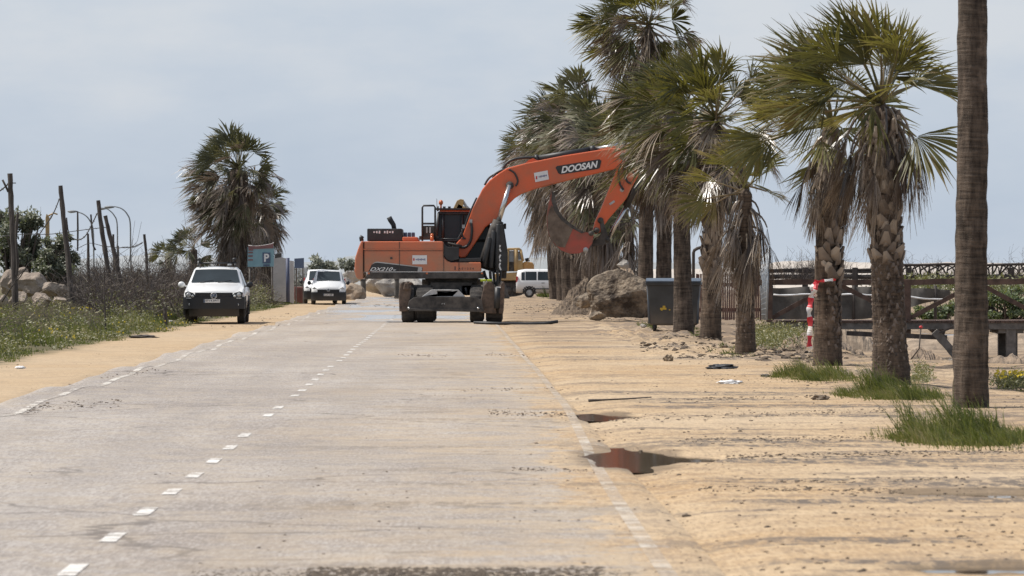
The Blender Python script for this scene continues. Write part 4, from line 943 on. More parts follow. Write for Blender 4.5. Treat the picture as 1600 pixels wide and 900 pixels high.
def palm(label, base, top, r0, r1, seed, ngreen=26, ndead=60, pet=.85, blade=.75, skirt=(.55, .98), skirt_len=1.0, nseg=34, far=False, boot=None, bootsize=.16, wind=(-.55, -.1, .0), flare=1.35, green_el=(-25, 85), group='fan palms lining the road', cat='palm tree', dead_spread=1.0, bend=0.0, dead_tint=.42, green_tint=.42, bark=None, shag=.3, wind_dir=.62, mixed=0, deadwind=.55, mixdrop=.6, rough=.05, scars=False):
    rnd = random.Random(seed); base = Vector(base); top = Vector(top); rt = thing('palm_tree', label, cat, base, 0, group)
    p1 = top - base; p0 = Vector((0, 0, -.06))
    trunk_mesh(p0, p1, r0, r1, rnd, flare, bend, rings=260 if scars else 90, shag=rough).build('trunk', bark or TRUNKG, rt)
    if boot and boot[0] > .3: boots(Vector((0, 0, 0)), p1, lerp(r0, r1, .45) * .99, .05, boot[0], rnd, bootsize * .5, .45, flare, .12).build('leaf_scars', BOOTD, rt)
    if boot: boots(Vector((0, 0, 0)), p1, lerp(r0, r1, .8), boot[0], boot[1], rnd, bootsize).build('leaf_bases', BOOT, rt)
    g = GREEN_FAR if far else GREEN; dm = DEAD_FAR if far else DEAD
    b = MB()
    for i in range(ngreen):
        f = i / max(1, ngreen - 1); az = i * 2.39996 + rnd.uniform(-.4, .4); el = R(lerp(green_el[1], green_el[0], f ** .8) + rnd.uniform(-12, 12))
        d = unit_dir(az, el) + Vector((wind[0] * wind_dir, 0, .0))
        up = d.x > .25
        if up: d = d + Vector((-.12, 0, .30 * rnd.random()))
        fan(b, p1 + Vector((0, 0, rnd.uniform(-.12, .06))), d, pet * rnd.uniform(.6, 1.2) * (.75 + .35 * f) * (.75 if up else 1.12), blade * rnd.uniform(.75, 1.1), nseg, R(rnd.uniform(95, 150)), .10 + .35 * f * rnd.random(), tuple(x * (.35 if up else .6) for x in wind), green_tint + rnd.uniform(-.2, .25) - .05 * f, rnd, rnd.uniform(-.1, .35), mi=0, shag=shag * .5, face=.8, fuse=.66)
    for i in range(mixed):
        az = rnd.uniform(0, 6.28); el = R(rnd.uniform(-50, 45)); d = unit_dir(az, el) + Vector((wind[0] * wind_dir, 0, 0))
        dead_ = rnd.random() < .72
        fan(b, p1 + Vector((0, 0, -mixdrop * rnd.random() + .05)), d, pet * rnd.uniform(.7, 1.3), blade * rnd.uniform(.8, 1.1), nseg, R(rnd.uniform(60, 130)), rnd.uniform(.5, 1.0), wind, (.5 if dead_ else green_tint) + rnd.uniform(-.3, .3), rnd, rnd.uniform(0, .5), mi=1 if dead_ else 0, shag=shag, face=.5)
    b.build('crown', [g, dm], rt)
    if ndead:
        b = MB(); L = p1.length
        for i in range(ndead):
            f = rnd.random() ** 1.2; t = lerp(skirt[1], skirt[0], f); az = i * 2.39996 + rnd.uniform(-.4, .4)
            el = R(rnd.uniform(-45, 12)); d = unit_dir(az, el) + Vector((wind[0] * .30, 0, 0))
            c = p0.lerp(p1, t) + Vector((math.cos(az), math.sin(az), 0)) * r1 * .8 + Vector((bend, 0, 0)) * math.sin(t * math.pi)
            fan(b, c, d, pet * rnd.uniform(.45, .9) * skirt_len, blade * rnd.uniform(.6, 1.0) * skirt_len, max(12, int(nseg * .7)), R(rnd.uniform(22, 60) * dead_spread), rnd.uniform(1.2, 2.0), tuple(x * deadwind for x in wind), dead_tint + rnd.gauss(0, .24), rnd, rnd.uniform(.2, .9), mi=0, shag=shag, pb=rnd.uniform(.3, .5), fuse=.72)
        b.build('dead_fronds', dm, rt)
    return rt
def base_at(px, py=None, D=None):
    D = D or Dg(py); x = X_(px, D); return Vector((x, D, H(x, D)))
def top_at(px, py, D): return P(px, py, D)
def kd(D): return D / F
# near ones, one by one
D = Dg(640); palm('tallest bare palm trunk nearest to us, rising out of frame from the long grass', base_at(1516, D=D), Vector((X_(1512, D), D + .2, 11.0)), .185, .165, 11, 22, 40, 1.0, .8, (.72, .98), nseg=24, flare=1.22, shag=.35, bend=.05, rough=.10, scars=True)
D = Dg(606); palm('palm with criss-cross barked trunk and ragged brown skirt beside the bare trunk', base_at(1393, D=D), top_at(1376, 158, D), .235, .20, 21, 27, 46, 1.0, .95, (.84, .98), .66, 46, boot=(.43, .93), bootsize=.15, flare=1.32, bark=TRUNK, green_el=(-18, 84), shag=.28, green_tint=.46, wind_dir=.5)
D = Dg(575); palm('palm with red and white tape tied around its trunk', base_at(1294, D=D), top_at(1300, 190, D), .23, .17, 34, 25, 36, 1.1, .95, (.78, .95), .62, 42, boot=(.34, .85), bootsize=.19, flare=1.2, bark=TRUNK, green_el=(-25, 75), bend=-.06)
D = Dg(554); palm('short young palm with green fans above a full brown skirt and hollowed trunk', base_at(1165, D=D), top_at(1164, 292, D), .20, .14, 42, 15, 60, .80, .74, (.66, .93), .85, 40, boot=(.42, .6), bootsize=.17, flare=1.15, bark=TRUNK, green_el=(-8, 82), shag=.22, green_tint=.62, wind_dir=.15)
D = Dg(534); palm('leafy palm with shaggy barked trunk just in front of the slatted fence', base_at(1110, D=D), top_at(1118, 185, D), .24, .19, 55, 30, 66, 1.15, .95, (.80, .97), .9, 34, boot=(.28, .60), bootsize=.2, flare=1.12, bark=TRUNK, mixed=26, wind_dir=.4, green_tint=.42)
D = Dg(524); palm('smooth trunked palm standing in front of the grey bin', base_at(1068, D=D), top_at(1062, 165, D), .24, .20, 63, 26, 80, 1.15, .95, (.79, .97), .85, 30, flare=1.2, mixed=40, wind_dir=.3)
D = 152.0; palm('palm trunk rising behind the grey bin with a wide wind-torn crown', base_at(1036, D=D), top_at(1040, 215, D), .27, .24, 71, 20, 80, 1.5, 1.1, (.80, .97), .85, 26, flare=1.2, mixed=50, mixdrop=1.2, green_tint=.38)
D = 160.0; palm('tall palm beside the large boulder, topping the others with a brown beard', base_at(1008, D=D), top_at(1013, 36, D), .27, .24, 83, 28, 110, 1.4, 1.1, (.74, .98), 1.1, 28, flare=1.15, mixed=40)
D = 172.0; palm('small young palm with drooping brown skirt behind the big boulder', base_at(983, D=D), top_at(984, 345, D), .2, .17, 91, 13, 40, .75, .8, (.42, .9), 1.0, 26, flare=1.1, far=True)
# distant row
rowp = [(957, 186, 232, 252, 1.25, 'palm with a thick brown crown directly behind the excavator arm joint'), (938, 196, 205, 262, 1.35, 'wind-swept palm behind the lettered end of the boom'), (921, 206, 168, 288, 1.35, 'tall palm of the distant row sending green fans above the boom'),
        (904, 222, 190, 300, 1.3, 'distant palm whose brown crown shows above and below the boom'), (889, 240, 205, 320, 1.35, 'distant palm with trunk just under the bucket'), (880, 256, 225, 335, 1.35, 'distant palm second from the end of the row over the white van'),
        (868, 270, 232, 345, 1.4, 'farthest palm of the row, leaning its brown crown over the white van')]
for k, (px, D, py, sk, s, lab) in enumerate(rowp):
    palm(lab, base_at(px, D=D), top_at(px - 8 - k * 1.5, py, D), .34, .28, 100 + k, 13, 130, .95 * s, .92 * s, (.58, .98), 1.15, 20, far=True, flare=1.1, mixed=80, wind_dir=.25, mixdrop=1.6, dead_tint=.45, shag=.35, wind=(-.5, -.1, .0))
# the pair on the left
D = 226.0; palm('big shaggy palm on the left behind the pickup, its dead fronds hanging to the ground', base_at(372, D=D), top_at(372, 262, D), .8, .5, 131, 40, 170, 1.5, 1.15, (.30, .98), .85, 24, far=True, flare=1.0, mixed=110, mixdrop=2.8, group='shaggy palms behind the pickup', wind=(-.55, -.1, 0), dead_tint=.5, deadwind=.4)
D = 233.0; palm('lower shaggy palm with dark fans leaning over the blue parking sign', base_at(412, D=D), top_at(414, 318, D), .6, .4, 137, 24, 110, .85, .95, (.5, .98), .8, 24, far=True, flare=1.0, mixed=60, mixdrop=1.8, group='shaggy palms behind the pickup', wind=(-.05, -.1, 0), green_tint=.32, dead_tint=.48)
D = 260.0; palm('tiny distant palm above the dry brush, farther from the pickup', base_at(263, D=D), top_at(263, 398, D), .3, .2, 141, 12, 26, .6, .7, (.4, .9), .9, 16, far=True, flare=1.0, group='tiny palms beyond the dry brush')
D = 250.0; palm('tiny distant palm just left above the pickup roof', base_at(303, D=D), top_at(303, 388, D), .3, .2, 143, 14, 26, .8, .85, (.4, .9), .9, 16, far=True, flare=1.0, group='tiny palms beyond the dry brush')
# ------------------------------------------------------------------ scattered plants
def blades(b, c, n, h, spread, rnd, wind=-.35, tint=.5, wdt=.012):
    for _ in range(n):
        a = rnd.uniform(0, 6.28); r_ = spread * math.sqrt(rnd.random()); p = Vector((c[0] + math.cos(a) * r_, c[1] + math.sin(a) * r_, c[2]))
        hh = h * rnd.uniform(.45, 1.1); ln = Vector((wind * hh * rnd.uniform(.1, 1.1) + rnd.uniform(-.3, .3) * hh, rnd.uniform(-.35, .35) * hh, hh))
        sd_ = Vector((math.cos(a + 1.3), math.sin(a + 1.3), 0)) * wdt; mid = p + ln * .55 + Vector((0, 0, hh * .10)); tp = p + ln - Vector((-wind * hh * .0, 0, hh * rnd.uniform(.0, .3)))
        t = tint + rnd.uniform(-.25, .25)
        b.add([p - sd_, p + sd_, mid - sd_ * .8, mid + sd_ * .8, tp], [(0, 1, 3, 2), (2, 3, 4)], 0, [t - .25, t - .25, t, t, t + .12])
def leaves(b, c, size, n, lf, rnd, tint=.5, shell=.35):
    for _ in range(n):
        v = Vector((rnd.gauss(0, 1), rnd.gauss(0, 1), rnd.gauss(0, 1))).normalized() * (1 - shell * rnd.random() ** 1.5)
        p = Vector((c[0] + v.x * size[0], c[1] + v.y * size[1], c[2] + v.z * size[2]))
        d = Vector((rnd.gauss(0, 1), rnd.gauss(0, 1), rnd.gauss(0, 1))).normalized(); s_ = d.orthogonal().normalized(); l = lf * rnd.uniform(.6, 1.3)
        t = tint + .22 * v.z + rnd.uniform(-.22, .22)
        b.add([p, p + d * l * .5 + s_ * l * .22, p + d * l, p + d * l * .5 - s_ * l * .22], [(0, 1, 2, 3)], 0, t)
def twigs(b, c, h, n, rnd, spread=.8, r=.008, wind=-.2, tint=.45, levels=2):
    for _ in range(n):
        p = Vector((c[0] + rnd.uniform(-.2, .2) * spread, c[1] + rnd.uniform(-.2, .2) * spread, c[2]))
        d = Vector((rnd.gauss(wind, .5) * spread, rnd.gauss(0, .5) * spread, rnd.uniform(.5, 1))).normalized(); L = h * rnd.uniform(.5, 1.1); pts = [p]
        for k in range(4):
            d = (d + Vector((rnd.gauss(0, .22), rnd.gauss(0, .22), rnd.gauss(.02, .18)))).normalized(); pts.append(pts[-1] + d * L / 4)
        t = tint + rnd.uniform(-.3, .3)
        b.tube(pts, [r, r * .85, r * .7, r * .55, r * .35], 3, 0, False, t, False)
        if levels > 1:
            for k in range(1, 5):
                for _2 in range(2):
                    d2 = (d + Vector((rnd.gauss(0, .8), rnd.gauss(0, .8), rnd.gauss(.1, .5)))).normalized(); q = pts[k]; l2 = L * rnd.uniform(.15, .4)
                    b.tube([q, q + d2 * l2 * .5, q + (d2 + Vector((rnd.gauss(0, .3), 0, rnd.gauss(0, .3)))) * l2], [r * .55, r * .45, r * .3], 3, 0, False, t + .1, False)
rnd = random.Random(5)
def hz(x, D): return H(x, D)
# verge of grass and weeds on the left
gb1 = MB(); wb = MB(); fb = MB()
for i in range(5200):
    D = 66 + 190 * rnd.random() ** 1.5
    lim = -8.15 + .35 * nz(D * .25, 4.4) - (.35 if D < 95 else 0)
    off = lim - 7.5 * rnd.random() ** 1.35
    x = off - SL * D
    if abs(x) / D > .15: continue
    inside = lim - off
    z = hz(x, D) - .02
    q = nz(x * .6, D * .16, 3)
    hgt = lerp(.07, .42, sm(0, 1.5, inside)) * (1 + .5 * q)
    if q > -.12: blades(gb1, (x, D, z), 9, hgt, .22, rnd, -.35, (.60 + .6 * nz(x * .5, D * .13, 12)), .011 * max(1, D / 110))
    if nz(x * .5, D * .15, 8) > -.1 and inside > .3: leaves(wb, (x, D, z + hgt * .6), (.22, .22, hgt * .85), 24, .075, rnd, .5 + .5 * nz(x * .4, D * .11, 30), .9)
    if rnd.random() < .014 and inside > .15:
        for _ in range(6):
            p = Vector((x + rnd.uniform(-.25, .25), D + rnd.uniform(-.2, .2), z + hgt * rnd.uniform(.7, 1.15))); s_ = .018
            fb.add([p + Vector((-s_, 0, -s_)), p + Vector((s_, 0, -s_)), p + Vector((s_, .01, s_)), p + Vector((-s_, .01, s_))], [(0, 1, 2, 3)])
def stuff_obj(b, name, m, label, cat): return stuff(tag(b.build(name, m), label, cat))
stuff_obj(gb1, 'verge_grass', GRASS, 'windblown green grass growing along the left verge', 'grass')
stuff_obj(wb, 'verge_weeds', WEED, 'low olive green weeds mixed into the grass on the left verge', 'weeds')
YFLOW = mat('yellow_petals', (0.62, 0.48, 0.03), (0.55, 0.4, 0.02), 0.7, 3)
stuff_obj(fb, 'verge_flowers', YFLOW, 'tiny yellow flowers dotted through the left verge', 'flowers')
# dry brush further back
tb = MB(); lb = MB()
for i in range(620):
    px = rnd.uniform(60, 470); D = rnd.uniform(128, 225)
    if px < 130 and D < 150: continue
    x = X_(px, D)
    lim = -9.6 if D < 150 else -8.6
    if x + SL * D > lim: continue
    if 268 < px < 405 and D < 150 and x + SL * D > -10.6: continue
    hmax = (1.75 if px > 130 else 1.1) if px < 420 else 1.3
    h_ = hmax * rnd.uniform(.55, 1.0)
    twigs(tb, (x, D, hz(x, D) - .05), h_, 11, rnd, 1.0, .017, -.25, .36)
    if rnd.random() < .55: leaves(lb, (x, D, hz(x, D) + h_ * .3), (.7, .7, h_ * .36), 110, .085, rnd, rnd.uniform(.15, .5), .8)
for px, D, h_ in ((190, 160, 2.3), (205, 165, 2.1), (285, 185, 2.5), (296, 190, 3.0), (318, 190, 2.3), (340, 195, 2.0), (225, 170, 1.9), (250, 175, 2.0)):
    x = X_(px, D); twigs(tb, (x, D, hz(x, D)), h_, 9, rnd, .6, .018, -.05, .45)
for i in range(150):
    px = rnd.uniform(390, 478); D = rnd.uniform(150, 222); x = X_(px, D)
    if x + SL * D > -8.7: continue
    h_ = rnd.uniform(.6, 1.25) * (1.15 if px < 440 else .8)
    leaves(lb, (x, D, hz(x, D) + h_ * .45), (.6, .6, h_ * .5), 120, .09, rnd, .5, .8); twigs(tb, (x, D, hz(x, D)), h_ * 1.1, 6, rnd, .9, .010, -.2, .5)
stuff_obj(tb, 'dry_brush', TWIG, 'tangle of bare brown twigs behind the verge left of the pickup', 'brush')
stuff_obj(lb, 'brush_leaves', WEED, 'sparse dull leaves caught in the dry brush behind the verge', 'undergrowth')
# pale dry seed stalks in front
sb_ = MB()
for i in range(210):
    D = rnd.uniform(74, 145); off = -9.2 - 4 * rnd.random(); x = off - SL * D
    if abs(x) / D > .15: continue
    z = hz(x, D)
    for _ in range(7):
        p = Vector((x + rnd.uniform(-.2, .2), D + rnd.uniform(-.2, .2), z)); hh = rnd.uniform(.3, .62); q = p + Vector((-.32 * hh + rnd.uniform(-.1, .1), 0, hh))
        sb_.tube([p, p.lerp(q, .6) + Vector((0, 0, .04)), q], .004, 3, 0, False, .6, False)
        sb_.add([q, q + Vector((-.05, 0, -.006)), q + Vector((-.11, .01, -.05)), q + Vector((-.05, .015, -.045))], [(0, 1, 2, 3)], 0, .95)
stuff_obj(sb_, 'seed_stalks', TWIG, 'pale dry seed heads nodding over the left verge', 'dry grass')

# ------------------------------------------------------------------ left: trees, posts, wires, lamps, boulders
def leafy_tree(label, px, D, blobs, trunk_px, seed, lf=.13, mats=(BUSHLEAF, TWIG), dens=1.0, name='tree', cat='tree', group=None):
    r_ = random.Random(seed); base = base_at(px, D=D); rt = thing(name, label, cat, base, 0, group); b = MB(); lb_ = MB()
    for (bx, by, hx, hy) in blobs:
        c = P(bx, by, D) - base + Vector((0, r_.uniform(-.6, .6), 0)); sx = hx * D / F; sz = hy * D / F
        for k in range(7):
            v = Vector((r_.gauss(0, .5), r_.gauss(0, .5), r_.gauss(0, .5)))
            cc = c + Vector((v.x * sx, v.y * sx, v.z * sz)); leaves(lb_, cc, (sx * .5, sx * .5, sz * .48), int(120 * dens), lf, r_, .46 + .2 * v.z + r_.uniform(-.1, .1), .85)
            q = Vector(((trunk_px - px) * D / F, 0, .1)); mid = q.lerp(cc, .5) + Vector((r_.uniform(-.2, .2), 0, r_.uniform(-.1, .2)))
            b.tube([q, mid, cc], [.09, .05, .02], 5, 0, False, .25)
        twigs(b, c, sz * 1.3, 8, r_, 1.2, .012, 0, .35)
    lb_.build('crown', mats[0], rt); b.build('trunk', mats[1], rt); return rt
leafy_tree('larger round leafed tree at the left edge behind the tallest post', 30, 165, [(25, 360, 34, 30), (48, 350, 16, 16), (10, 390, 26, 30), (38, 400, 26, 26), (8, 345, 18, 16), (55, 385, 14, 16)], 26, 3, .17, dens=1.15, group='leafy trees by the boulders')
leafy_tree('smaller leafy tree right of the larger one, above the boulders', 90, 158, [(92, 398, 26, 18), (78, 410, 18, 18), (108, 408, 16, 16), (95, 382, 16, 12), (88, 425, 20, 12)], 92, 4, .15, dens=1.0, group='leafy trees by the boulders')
def post(label, pts, D, r, seed, group='old wooden fence posts', name='wooden_post', rough=.12):
    q = [P(px, py, D) for px, py in pts]; base = Vector((q[0].x, D, min(q[0].z, hz(q[0].x, D) - .1)))
    b = MB(); fine = []
    for i in range(len(q) - 1):
        for k in range(5): fine.append(q[i].lerp(q[i + 1], k / 5) - base)
    fine.append(q[-1] - base); fine[0] = Vector((0, 0, 0)) if False else fine[0]; fine.insert(0, fine[0] - Vector((0, 0, .35)))
    rr_ = [r * lerp(1.12, .82, i / (len(fine) - 1)) for i in range(len(fine))]
    b.tube(fine, rr_, 8, jit=rough, smooth=False); o = b.build(name, POSTW, loc=base); return tag(o, label, 'post', group)
post('tallest wooden post, farthest left beside the leafy tree', [(24, 487), (22, 400), (18, 330), (15.5, 271)], 128, .085, 1)
post('leaning wooden post standing right of the boulders', [(113, 478), (106, 400), (99, 340), (94.5, 290)], 140, .085, 2)
post('leaning wooden post just left of the steepest leaning post', [(172, 446), (164, 390), (157, 345), (153.5, 313)], 150, .08, 3)
post('steepest leaning wooden post, tilted left over the brush', [(189, 446), (180, 400), (171, 365), (164.5, 337)], 156, .08, 4)
post('thin short post between the second leaning post and the lamp poles', [(138, 432), (138, 400), (137.5, 365)], 170, .055, 5)
post('isolated crooked post, rightmost of the old fence posts', [(230, 436), (229, 400), (225.5, 366)], 172, .06, 6)
post('stubby dark post behind the steepest leaning post', [(178, 440), (178, 400), (177, 366)], 185, .05, 7)
post('short stub post right of the steepest leaning post', [(186, 440), (185, 410), (184.5, 384)], 185, .045, 8)
o = post('thin grey stake standing in the front of the grassy verge', [(165, 516), (163.5, 470), (163, 440), (162.5, 418)], 118, .022, 9, None, 'stake', .05)
o = post('dark short twin stake left of the pickup in the grass', [(258.5, 496), (258, 484), (257.5, 480)], 134, .05, 10, None, 'stake', .1)
def wire(label, pts, D, r=.012, cat='wire'):
    q = [P(px, py, D + i * .01) for i, (px, py) in enumerate(pts)]; out = []
    for i in range(len(q) - 1):
        p0 = q[max(i - 1, 0)]; p1 = q[i]; p2 = q[i + 1]; p3 = q[min(i + 2, len(q) - 1)]
        for k in range(6):
            t = k / 6; out.append(.5 * ((2 * p1) + (p2 - p0) * t + (2 * p0 - 5 * p1 + 4 * p2 - p3) * t * t + (3 * p1 - p0 - 3 * p2 + p3) * t ** 3))
    out.append(q[-1]); b = MB(); b.tube(out, r, 5)
    for i in range(2, len(out) - 1, 3):
        b.tube([out[i] + Vector((-.03, 0, .03)), out[i] + Vector((.03, 0, -.03))], r * .5, 3)
    return tag(b.build('barbed_wire', WIREM), label, cat)
wire('wire coming in from the left to the tallest post', [(-14, 304), (0, 298), (10, 290), (16, 284)], 129, .022)
wire('slack wire drooping from the tallest post to the second leaning post', [(60, 368), (76, 345), (85, 330), (93, 310)], 141, .018)
wire('wire sagging deeply between the second and third leaning posts', [(97, 350), (104, 364), (112, 371), (122, 375), (133, 369), (143, 352), (152, 333)], 146, .020)
wire('long straight wire crossing behind the posts at mid height', [(0, 370), (40, 366), (76, 366), (110, 362), (140, 358), (166, 355)], 152, .013)
wire('wire running right from the steep post to the isolated post', [(182, 388), (195, 386), (210, 386), (222, 380)], 170, .014)
wire('lower wire hanging between the short posts', [(122, 388), (140, 380), (160, 384), (186, 387), (206, 386), (224, 378)], 168, .012)
b = MB(); p = [P(11, 290, 128.2), P(9, 282, 128.2), P(6, 284, 128.2)]; b.tube([P(4, 281, 128), P(9, 291, 128), P(13, 300, 128)], .03, 6); b.tube([P(13, 286, 128), P(25, 286, 128)], .015, 5)
tag(b.build('splinter', POSTW), 'broken splinter of wood wired beside the top of the tallest post', 'wood scrap')
b = MB(); b.tube([P(28, 332, 127.6), P(26, 352, 127.6), P(25, 376, 127.6), P(28, 410, 127.6), P(26, 430, 127.6)], [.03, .045, .03, .05, .03], 6, jit=.2, smooth=False); tag(b.build('bark_strip', POSTW), 'dark strip of bark hanging along the tallest post', 'bark')
b = MB(); b.tube([P(3, 472, 126), P(18, 448, 126), P(32, 432, 126), P(44, 412, 126), P(54, 404, 126)], [.02, .02, .018, .014, .008], 5); b.tube([P(22, 442, 126), P(34, 424, 126), P(42, 420, 126)], .012, 4); tag(b.build('dead_branch', POSTW), 'thin dead branch leaning up across the tallest post', 'branch')
b = MB()
for pts in ([(142, 335), (143, 350), (144, 368), (146, 384), (149, 391)], [(121, 330), (121.5, 360), (121, 392)], [(104, 340), (106, 358), (110, 372)]): b.tube([P(x, y, 160) for x, y in pts], .03, 5, jit=.4, smooth=False)
tag(b.build('hanging_vine', POSTW), 'dry vine strands dangling between the leaning posts', 'vine')
def lamp(label, head, bend, base_px, D):
    rt = thing('street_lamp', label, 'street lamp', base_at(base_px, D=D), 0, 'street lamps in the distance'); o = rt.location.copy()
    (hx, hy), pole = head, [(base_px, 440)] + bend
    q = [Vector((0, 0, 0))] + [P(x, y, D) - o for x, y in bend]
    out = []
    for i in range(len(q) - 1):
        p0 = q[max(i - 1, 0)]; p1 = q[i]; p2 = q[i + 1]; p3 = q[min(i + 2, len(q) - 1)]
        for k in range(6):
            t = k / 6; out.append(.5 * ((2 * p1) + (p2 - p0) * t + (2 * p0 - 5 * p1 + 4 * p2 - p3) * t * t + (3 * p1 - p0 - 3 * p2 + p3) * t ** 3))
    out.append(q[-1]); b = MB(); n = len(out); b.tube(out, [lerp(.06, .032, i / n) for i in range(n)], 8); b.build('pole', LAMPG, rt)
    h = P(hx, hy, D) - o; b = MB(); b.rock(h + Vector((-.08, 0, 0)), (.36, .16, .09), 9, 2, .05, smooth=True); hd = b.build('lamp_head', LAMPG, rt)
    b = MB(); b.rock(h + Vector((-.14, 0, -.05)), (.22, .12, .06), 9, 2, .02, smooth=True); b.build('diffuser', LAMP, hd)
lamp('distant street lamp with its arm bent left, left of the other lamps', (115, 330.5), [(146.5, 400), (145.5, 360), (140, 344), (131, 335), (119, 330.5)], 147, 310)
lamp('distant street lamp arching behind the leaning posts, between the other lamps', (161, 326), [(183.5, 395), (183, 350), (178, 336), (170, 328), (163, 325)], 184, 330)
lamp('distant street lamp with the tallest arched arm, right of the others', (173, 323.5), [(204, 400), (203.5, 350), (199, 335), (190, 326), (178, 322.5)], 205, 300)
# yellow machine mast far off
rt = thing('yellow_machine_mast', 'ochre yellow mast of a far machine rising above the leafy trees', 'machine mast', base_at(74, D=260)); o = rt.location
b = MB(); b.prism([((x - 74) * 260 / F, Z_(y, 260) - o.z) for x, y in ((71, 440), (71.5, 340), (73, 334), (77, 340), (77.5, 440))], -.15, .15); b.build('mast', YELLOW, rt, bevel=.02)
b = MB(); b.tube([P(74, 338, 260) - o, P(84, 333, 260) - o, P(90, 335, 260) - o], .05, 6); b.tube([P(76, 346, 260) - o, P(82, 336, 260) - o], .04, 6); b.build('arm', YELLOW, rt)
# boulders on the left
for k, (px, py, D, sx, sz, sd, lab) in enumerate([
    (50, 448, 146, 27, 17, 1, 'largest pale boulder of the pile beside the tallest post'), (84, 452, 143, 20, 12, 2, 'angular brown boulder at the right end of the pile'),
    (14, 446, 150, 16, 16, 3, 'boulder at the left edge of the photo behind the tallest post'), (64, 468, 139, 15, 9, 4, 'small front boulder lying below the largest pale boulder'),
    (30, 466, 141, 15, 10, 5, 'dark low boulder in the gap behind the tallest post'), (36, 432, 156, 14, 9, 6, 'boulder resting at the back of the pile under the tree'), (2, 470, 138, 11, 9, 7, 'pale stone chunk cut by the left photo edge'), (92, 470, 137, 12, 6, 8, 'flat stone half sunk in grass before the angular brown boulder')]):
    c = P(px, py, D); b = MB(); b.rock((0, 0, 0), (sx * D / F, sx * D / F * .9, sz * D / F * 1.15), sd * 3 + 1, 4, .42, planes=16); c.z = max(c.z, hz(c.x, D)); tag(b.build('boulder', ROCKL, loc=c), lab, 'boulder', 'boulders piled by the left posts')
# ------------------------------------------------------------------ left background: sign, wall, barrier
D = 212.0; s = D / F
rt = thing('parking_sign', 'faded blue sign board with a white P under a red strip by the shaggy palms', 'sign', base_at(407, D=D), 0); o = rt.location.copy()
def q3(px, py, y=0): v = P(px, py, D) - o; v.y = y; return v
b = MB(); b.prism([(q3(x, y).x, q3(x, y).z) for x, y in ((387, 417), (387, 386), (428, 384.5), (428, 416.5))], -.03, .03); bo = b.build('board', SIGNB, rt)
b = MB(); b.prism([(q3(x, y).x, q3(x, y).z) for x, y in ((388, 389.5), (388, 384), (400, 384.5), (414, 383), (427, 380.5), (427.5, 388))], -.045, -.02); b.build('red_strip', SIGNR, bo)
b = MB(); b.tube([q3(388, 383.5), q3(396, 385), (q3(406, 384.5)), q3(416, 383), q3(424, 381.5), q3(428, 379)], .03, 5); b.build('torn_edge', CONC, bo)
b = MB(); b.box(q3(416.5, 403, -.04), (12.5 * s, .02, 17 * s)); b.box(q3(416.5, 414.5, -.04), (10 * s, .02, 3 * s)); pb = b.build('sign_panel', SIGND, bo)
put_text('P', q3(412.8, 409, -.056), (1, 0, 0), (0, 0, 1), 12.6 * s, 7.8 * s, LETTERW, 'lettering', pb, .03)
b = MB()
for y in (388.5, 392.5, 398, 404): b.box(q3(391.5 if y > 390 else 392, y + 2, -.04), (7.5 * s, .02, 2.2 * s))
b.build('red_lettering', SIGNR, bo)
for x in (390, 425):
    b = MB(); b.tube([q3(x, 416, .05), (q3(x, 416).x, .05, 0)], .04, 6); b.build('leg', GREYWOOD, rt)
rt = thing('boundary_wall', 'pale rendered wall section right of the parking sign', 'wall', base_at(438, D=214)); o = rt.location.copy()
def wallp(poly, D, y0, y1, m, name, par, oo):
    b = MB(); b.prism([(X_(x, D) - oo.x, Z_(y, D) - oo.z) for x, y in poly], y0, y1); return b.build(name, m, par)
wallp([(427, 470), (427, 404), (440, 402), (448, 404), (448, 472)], 214, -.12, .12, CONC, 'panel', rt, o)
wallp([(453, 472), (453, 407), (459, 408), (459, 474)], 214, -.12, .12, CONC, 'pier', rt, o)
wallp([(430, 406), (430, 396.5), (439.5, 396), (439.5, 404)], 214, .13, .2, BLACKD, 'meter_box', rt, o)
b = MB(); b.tube([P(450, 472, 213) , P(449.5, 403, 213)], .09, 8); tag(b.build('gate_post', DBLUE), 'dark blue post standing between the pale wall sections', 'post')
rt = thing('dark_notice_board', 'dark board on a post above the faded red barrier', 'notice board', base_at(467, D=210)); o = rt.location.copy()
wallp([(460, 419), (460, 404), (475, 403), (475, 419)], 210, -.03, .03, SIGND, 'board', rt, o)
for x in (462, 473): wallp([(x, 474), (x, 419), (x + 1.6, 419), (x + 1.6, 474)], 210, -.03, .03, GREYWOOD, 'leg', rt, o)
rt = thing('fence_panel', 'brown weathered mesh fence behind the red barrier', 'fence', base_at(470, D=242)); o = rt.location.copy()
b = MB()
for i in range(11): x = 459.5 + i * 2; b.prism([(X_(x, 242) - o.x, 0), (X_(x + 1.3, 242) - o.x, 0), (X_(x + 1.3, 242) - o.x, Z_(415 + (i % 3) * 1.5, 242)), (X_(x, 242) - o.x, Z_(415, 242))], -.03, .03)
b.box((0, 0.04, 1.0), (22 * 242 / F, .03, .06)); b.build('slats', GREYWOOD, rt)
rt = thing('red_barrier', 'faded red plastic road barrier left of the white vans', 'barrier', base_at(470, D=238)); o = rt.location.copy()
b = MB(); k = 238 / F; b.prism([(-10 * k, 0), (-10 * k, 26 * k), (9 * k, 25 * k), (9 * k, 0)], -.1, .1); br = b.build('panel', REDBAR, rt, bevel=.03)
b = MB()
for x in (-6, -1, 4): b.box((x * k, -.11, 13 * k), (.03, .03, 22 * k))
b.build('rib', REDBAR, br)
